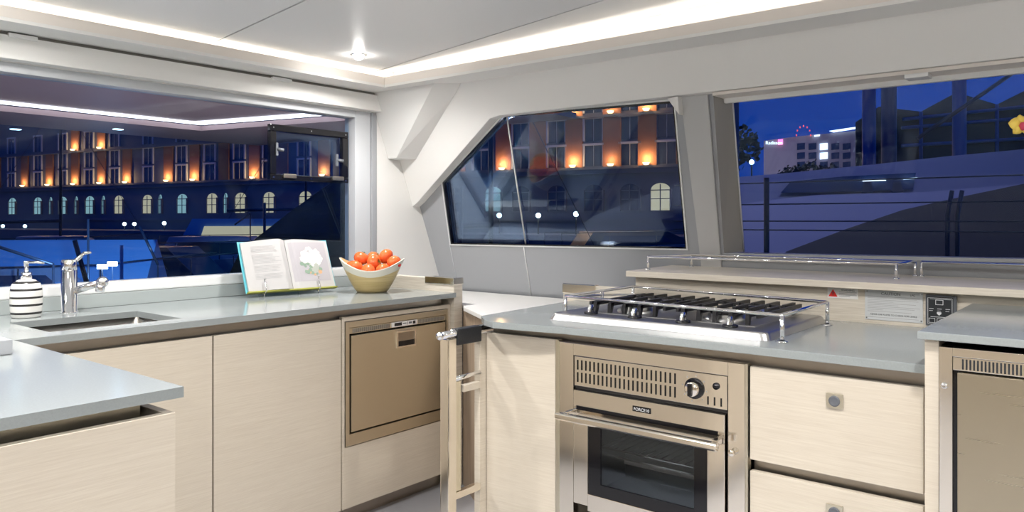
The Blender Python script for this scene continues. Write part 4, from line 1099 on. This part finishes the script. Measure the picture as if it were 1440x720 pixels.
for px, py, lab in [(144, 375, 'left of two blue white deck lights behind the tap'), (158, 371, 'right of two blue white deck lights behind the tap')]:
    p = at(px, py, 11.3 if px < 150 else 12.1); t = thing('deck_light', (p.x, p.y, WZ), lab, 'lamp', 'blue white deck lights')
    MB().tube([(p.x, p.y, WZ), (p.x, p.y, p.z-.036)], .009, 8).build('stand', M['hulld'], t)
    MB().box(-.072, .072, -.02, .02, -.035, .035, .008, Matrix.Translation(p) @ Matrix.Rotation(A0, 4, 'Z')).build('lamp_head', M['lamp_blue'], t)
    L = bpy.data.lights.new('deck_light_beam', 'SPOT'); L.energy = 520; L.color = (.30, .58, 1); L.shadow_soft_size = .1; L.spot_size = math.radians(110); L.spot_blend = .7
    lo = bpy.data.objects.new('deck_light_beam', L); COL.objects.link(lo); lo.location = p+Vector((.1, -.1, .25)); lo.rotation_euler = (at(55, 352, 17)-p).to_track_quat('-Z', 'Y').to_euler()
for px, y0, y1, Y, lab in [(124, 308, 390, 14, 'thin pole with a green tip behind the tap'), (372, 285, 395, 12, 'thin dark pole behind the cookbook'), (171, 345, 395, 10, 'thin blue lit pole right of the tap'), (648, 262, 360, 9, 'thin pole at the left edge of the centre window')]:
    p = at(px, y0, Y); m_ = MB().tube([(p.x, p.y, WZ), p], .022, 8)
    o = m_.build('mooring_pole', M['hulld'] if px != 171 else M['bluecover']); o['label'] = lab; o['category'] = 'pole'; o['group'] = 'poles among the boats'; rebase(o)

# right window: hotel, sheds, posts, trees, neighbouring yacht
t = thing('hotel', at(1140, 330, 110), 'pale lit building with a rooftop sign beyond the right window', 'building')
M['hotel_wall'] = plain('hotel_wall', (.30, .26, .30), .8)
L = bpy.data.lights.new('hotel_fill', 'POINT'); L.energy = 2600; L.color = (1, .8, .85); L.shadow_soft_size = .5  # added lamp with no visible source, brightens the hotel wall
lo = bpy.data.objects.new('hotel_fill', L); COL.objects.link(lo); lo.location = at(1140, 236, 98)
pixprism(MB(), [(1074, 198), (1120, 192), (1203, 184), (1203, 330), (1074, 330)], 110, 14).build('wall', M['hotel_wall'], t)
for i, px in enumerate([1126, 1142, 1158, 1174, 1190]):
    for j, py in enumerate([206, 219, 232]):
        pixprism(MB(), [(px-5, py-4), (px+6, py-5), (px+6, py+4), (px-5, py+5)], 109.8, .15).build('window', M['white_glow'] if (i, j) in ((2, 0), (2, 1)) else M['win_dark'], t)
sg = pixprism(MB(), [(1094, 196), (1101, 195.5), (1101, 203), (1094, 203.5)], 109.6, .3).build('sign_box', M['pink_glow'], t)
p = at(1076.5, 203, 109.6)
tx = text('sign_lettering', 'Radisson', .68, M['white_glow'], t, p, (PI/2, 0, YAW), 'LEFT', .02)
pixprism(MB(), [(1166, 184), (1203, 178.5), (1203, 181), (1172, 186)], 109.6, .3).build('roof_light', M['white_glow'], t)
pixprism(MB(), [(1145, 190), (1153, 189), (1153, 191), (1145, 192)], 109.6, .3).build('roof_light', M['white_glow'], t)
rl = MB()
for k in range(7):
    a = PI*k/6
    pixprism(rl, [(1130+10*math.cos(a)-.8, 190-13*math.sin(a)-1), (1130+10*math.cos(a)+.8, 190-13*math.sin(a)-1), (1130+10*math.cos(a)+.8, 190-13*math.sin(a)+1), (1130+10*math.cos(a)-.8, 190-13*math.sin(a)+1)], 109.6, .3)
rl.build('roof_arch_light', M['red_glow'], t)
def tree(px, py, Y, r_, label):
    p = at(px, py, Y); t = thing('tree', (p.x, p.y, WZ), label, 'tree', 'trees by the hotel')
    MB().tube([(p.x, p.y, WZ), (p.x, p.y, p.z)], [r_*.09, r_*.05], 8).build('trunk', M['timber'], t)
    b = bmesh.new(); q = random.Random(px)
    for k in range(260):
        d = Vector((q.gauss(0, 1), q.gauss(0, 1), q.gauss(0, .8))).normalized()*r_*q.uniform(.5, 1.0); c = Vector((p.x, p.y, p.z))+d; s = r_*.12
        a1 = Vector((q.gauss(0, 1), q.gauss(0, 1), q.gauss(0, 1))).normalized(); a2 = a1.orthogonal().normalized()
        b.faces.new([b.verts.new(c+a1*s), b.verts.new(c+a2*s), b.verts.new(c-a1*s), b.verts.new(c-a2*s)])
    MB()._merge(b).build('foliage', M['tree'], t)
tree(1036, 207, 60, 1.9, 'dark tree at the left edge of the right window')
tree(1112, 250, 84, 1.5, 'dark tree in front of the pale building, the left one')
tree(1140, 246, 78, 1.6, 'dark tree in front of the pale building, below the red roof lamps')
tree(1168, 248, 86, 1.5, 'dark tree in front of the pale building, the right one')
o = thing('tall_lamp', at(1057, 300, 55), 'cool white lamp left of the pale building', 'lamp')
p = at(1057, 228, 55); o.location = (p.x, p.y, WZ)
MB().tube([(p.x, p.y, WZ), p], .06, 8).build('pole', M['timber'], o)
b = bmesh.new(); bmesh.ops.create_uvsphere(b, u_segments=12, v_segments=8, radius=.17); MB()._merge(b, Matrix.Translation(p), True).build('globe', M['lamp_cool'], o)
t = thing('boat_shed', at(1330, 330, 40), 'dark timber boat shed with twin gables behind the yacht', 'shed')
pixprism(MB(), [(1203, 172), (1236, 150), (1295, 157), (1345, 130), (1402, 147), (1460, 118), (1520, 150), (1520, 330), (1203, 330)], 40, 10).build('shed_body', M['timber'], t)
tr = MB()
for (a, b_) in [((1270, 168), (1440, 150)), ((1268, 180), (1440, 166)), ((1295, 157), (1295, 245)), ((1402, 147), (1402, 245)), ((1268, 205), (1440, 195))]:
    tr.tube([at(*a, 39.9), at(*b_, 39.9)], .10, 6)
tr.build('frame_beam', M['pole_blue'], t)
for px, y0, w_, Y, lab in [(1222, 100, 9, 22, 'wide blue lit post left of the shed gables'), (1250, 95, 10, 21, 'dark blue lit post with two cleats beside the shed'), (1349, 85, 9, 20, 'bright blue lit post in front of the shed')]:
    p = at(px, y0, Y); rr_ = w_/FPX*Y
    o = MB().tube([(p.x, p.y, WZ), (p.x, p.y, p.z+1)], rr_, 20).build('mooring_post', plain('blue_lit_post', (.03, .10, .30) if px != 1250 else (.03, .03, .10), .4)); o['label'] = lab; o['category'] = 'post'; o['group'] = 'posts by the boat shed'; rebase(o)  # blue light on the posts is put into their colour
o = MB().tube([at(1290, 195, 19), at(1440, 92, 19)], .05, 8).build('boom_pole', M['hulld']); o['label'] = 'slanting dark boom crossing in front of the shed'; o['category'] = 'boom'; rebase(o)

t = thing('yacht', at(1250, 345, 9), 'lavender lit neighbouring yacht filling the right window', 'yacht')
t.location.z = WZ
pixprism(MB(), [(1000, 252), (1110, 243), (1230, 231), (1330, 220), (1480, 206), (1480, 470), (1000, 470)], 9.5, 2.5).build('superstructure', M['lav'], t)
pixprism(MB(), [(1000, 300), (1060, 284), (1150, 274), (1300, 270), (1480, 255), (1480, 500), (1000, 500)], 8.2, 1.0).build('hull', plain('lavender_hull', (.34, .31, .37), .3), t)
wn = pixprism(MB(), [(1098, 271), (1112, 255), (1188, 248), (1288, 243), (1284, 266), (1180, 270)], 9.35, .12).build('saloon_window', M['win_dark'], t)
pixprism(MB(), [(1213, 252.5), (1246, 251.5), (1246, 254), (1213, 255)], 9.3, .03).build('strip_light', M['white_glow'], wn)
pixprism(MB(), [(1270, 250.5), (1290, 249.5), (1290, 251.5), (1270, 252.5)], 9.3, .03).build('strip_light', M['white_glow'], wn)
for px in (1220, 1262): pixprism(MB(), [(px-8, 271), (px-6, 256), (px+5, 255), (px+8, 270)], 8.9, .25).build('seat', M['hulld'], t)
o = pixprism(MB(), [(1105, 354), (1190, 322), (1270, 295), (1360, 275), (1480, 250), (1480, 520), (1050, 520)], 6.2, .5).build('hull_shade_sheet', M['hull_shade'])  # dark sheet stands in for the shadow on the hull
o['label'] = 'dark brown sloping sheet for the hull shadow in the lower right of the right window'; o['category'] = 'shade sheet'; rebase(o)
t = thing('guard_rail', (-.3, 3.75, .7), 'guard rail with a dark stanchion and wires outside the right window', 'rail')
p = at(1078, 250, 3.75)
MB().tube([(p.x, p.y, .7), (p.x, p.y, p.z)], .013, 10).build('stanchion', M['hulld'], t)
for z in (1.43, 1.325, 1.243, 1.20): MB().tube([(-1.9, p.y, z), (1.6, p.y, z)], .0035, 6).build('wire', M['hulld'], t)
for px in (1332, 1346):
    a = at(px, 325, 3.9); b_ = at(px+7, 268, 3.9); MB().tube([(a.x, a.y, .7), a, (a.x, a.y, a.z+.08), b_], .011, 8).build('gate_stanchion', M['hulld'], t)
struct(MB().box(-3.4, 2.4, 3.36, 4.4, .62, .7).build('side_deck', M['hullw']))

# orchid at the right picture edge
op = at(1437, 176, 2.02)
t = thing('orchid', (op.x+.17, op.y+.03, 1.003), 'yellow orchid flower at the right picture edge', 'plant')
M['petal'] = plain('yellow_petal', (.80, .58, .10), .5, var=.1, bscale=40)
M['petal_red'] = plain('crimson_lip', (.55, .04, .10), .5)
M['stemg'] = plain('green_stem', (.10, .20, .06), .5)
M['potw'] = plain('white_pot', (.75, .75, .73), .3)
base = Vector((op.x+.17, op.y+.03, 1.003))
MB().lathe([(0, 0), (.035, 0), (.05, .09), (.052, .095), (.046, .095), (.042, .08), (0, .08)], base, 28).build('pot', M['potw'], t)
MB().tube([base+Vector((0, 0, .08)), base+Vector((.015, 0, .28)), base+Vector((.0, 0, .45)), base+Vector((-.05, -.02, .53)), op+Vector((0, .015, 0))], [.005, .005, .004, .003, .002], 8).build('stem', M['stemg'], t)
lf = MB()
for a in (.3, 2.0, 3.9, 5.2):
    d = Vector((math.cos(a), math.sin(a), 0)); s = Vector((-d.y, d.x, 0)); b = bmesh.new(); rows = []
    for i in range(7):
        q = i/6; c = base+Vector((0, 0, .085))+d*(.075*q)+Vector((0, 0, .06*math.sin(q*PI*.7))); w_ = .022*math.sin(min(1, q*.9+.12)*PI)**.7
        rows.append([b.verts.new(c+s*w_), b.verts.new(c-Vector((0, 0, .004))), b.verts.new(c-s*w_)])
    for i in range(6):
        for k in range(2): b.faces.new((rows[i][k], rows[i][k+1], rows[i+1][k+1], rows[i+1][k])).smooth = True
    lf = MB()._merge(b); o = lf.build('leaf', M['stemg'], t); o.modifiers.new('s', 'SOLIDIFY').thickness = .002
look = Vector((SN*.9, -CS, .1)).normalized()
rt = look.to_track_quat('Z', 'Y').to_matrix().to_4x4()
for k, (a, ln, wd_) in enumerate([(1.57, .030, .013), (.25, .032, .018), (2.9, .032, .018), (3.95, .030, .013), (5.45, .030, .013)]):
    b = bmesh.new(); rows = []
    for i in range(7):
        q = i/6; w_ = wd_*math.sin(min(1, q*.92+.08)*PI)**.65; z = .006*math.sin(q*PI)-.004*q
        d = Vector((math.cos(a), math.sin(a), 0)); s = Vector((-d.y, d.x, 0)); c = d*(ln*q)
        rows.append([b.verts.new(c+s*w_+Vector((0, 0, z-.003))), b.verts.new(c+Vector((0, 0, z))), b.verts.new(c-s*w_+Vector((0, 0, z-.003)))])
    for i in range(6):
        for j in range(2): b.faces.new((rows[i][j], rows[i][j+1], rows[i+1][j+1], rows[i+1][j])).smooth = True
    o = MB()._merge(b, Matrix.Translation(op) @ rt).build('petal', M['petal'], t); o.modifiers.new('s', 'SOLIDIFY').thickness = .0012
b = bmesh.new(); bmesh.ops.create_uvsphere(b, u_segments=14, v_segments=10, radius=.009)
for v in b.verts: v.co.y = v.co.y*1.3-.004; v.co.z += .004
MB()._merge(b, Matrix.Translation(op) @ rt, True).build('lip', M['petal_red'], t)

for px, py, Y, e, tgt, ss in [(1250, 60, 3.9, 430, (1230, 300, 9), 110)]:
    L = bpy.data.lights.new('yacht_fill', 'SPOT'); L.energy = e; L.color = (.60, .60, 1); L.spot_size = math.radians(ss); L.spot_blend = .6; L.shadow_soft_size = .2  # added unseen spot that brightens the neighbouring yacht
    lo = bpy.data.objects.new('yacht_fill', L); COL.objects.link(lo); p = Vector((-.6, 3.9, 3.4)); lo.location = p
    lo.rotation_euler = (at(*tgt)-p).to_track_quat('-Z', 'Y').to_euler()

# cockpit sole with added unseen uplights that brighten the roof
struct(MB().box(-6.9, -3.15, -2.5, 4.6, .25, .3).build('deck', M['hullw']))
for x, y in ((-4.4, .6), (-5.0, 2.4), (-4.2, 3.2)):
    tt = thing('added_uplight', (x, y, .3), 'unseen uplight added below the left window to light the cockpit roof', 'lamp', 'uplights added to light the cockpit roof')
    MB().lathe([(.05, 0), (.05, .03), (.04, .035), (0, .035)], (x, y, .3), 20).build('housing', M['chrome'], tt)
    L = bpy.data.lights.new('added_uplight_beam', 'SPOT'); L.energy = 42; L.color = (1, .78, .70); L.spot_size = math.radians(150); L.spot_blend = .8; L.shadow_soft_size = .05
    lo = bpy.data.objects.new('added_uplight_beam', L); COL.objects.link(lo); lo.location = (x, y, .36); lo.rotation_euler = (PI, 0, 0)

for a, b_, Y, lab in [((-30, 338), (75, 372), 13.2, 'slanting dark spar in front of the blue canvas boat'), ((105, 338), (122, 398), 9.0, 'steep thin spar just behind the tap'), ((196, 318), (222, 372), 16, 'slanting thin spar left of the grey cabin boat'), ((330, 316), (352, 300), 25, 'short slanting spar over the boat behind the cookbook')]:
    pa, pb = at(*a, Y), at(*b_, Y)
    o = MB().tube([pa, pb], .028, 8).tube([pb, (pb.x, pb.y, WZ)], .02, 8).build('spar', M['hulld']); o['label'] = lab; o['category'] = 'spar'; rebase(o)

# ------------------------------------------------------------------ world, camera, colour management
wd = bpy.data.worlds.new('dusk_sky'); S.world = wd; wd.use_nodes = True
bg = wd.node_tree.nodes['Background']; bg.inputs['Color'].default_value = (.004, .062, .40, 1); bg.inputs['Strength'].default_value = .6
cam = bpy.data.cameras.new('camera'); co = bpy.data.objects.new('camera', cam); COL.objects.link(co)
co.location = (0, 0, CAMZ); co.rotation_euler = (PI/2, 0, YAW)
cam.sensor_width = 36; cam.lens = 36*FPX/1440; cam.shift_y = -(360-HOR)/1440; cam.clip_start = .02; cam.clip_end = 2000
S.camera = co
S.view_settings.view_transform = 'Standard'; S.view_settings.look = 'None'
S.view_settings.gamma = 1; S.view_settings.exposure = .2; S.view_settings.use_curve_mapping = False
S.cycles.use_denoising = True; S.cycles.max_bounces = 8; S.cycles.transparent_max_bounces = 12
S.cycles.caustics_reflective = False; S.cycles.caustics_refractive = False; S.cycles.sample_clamp_indirect = 6
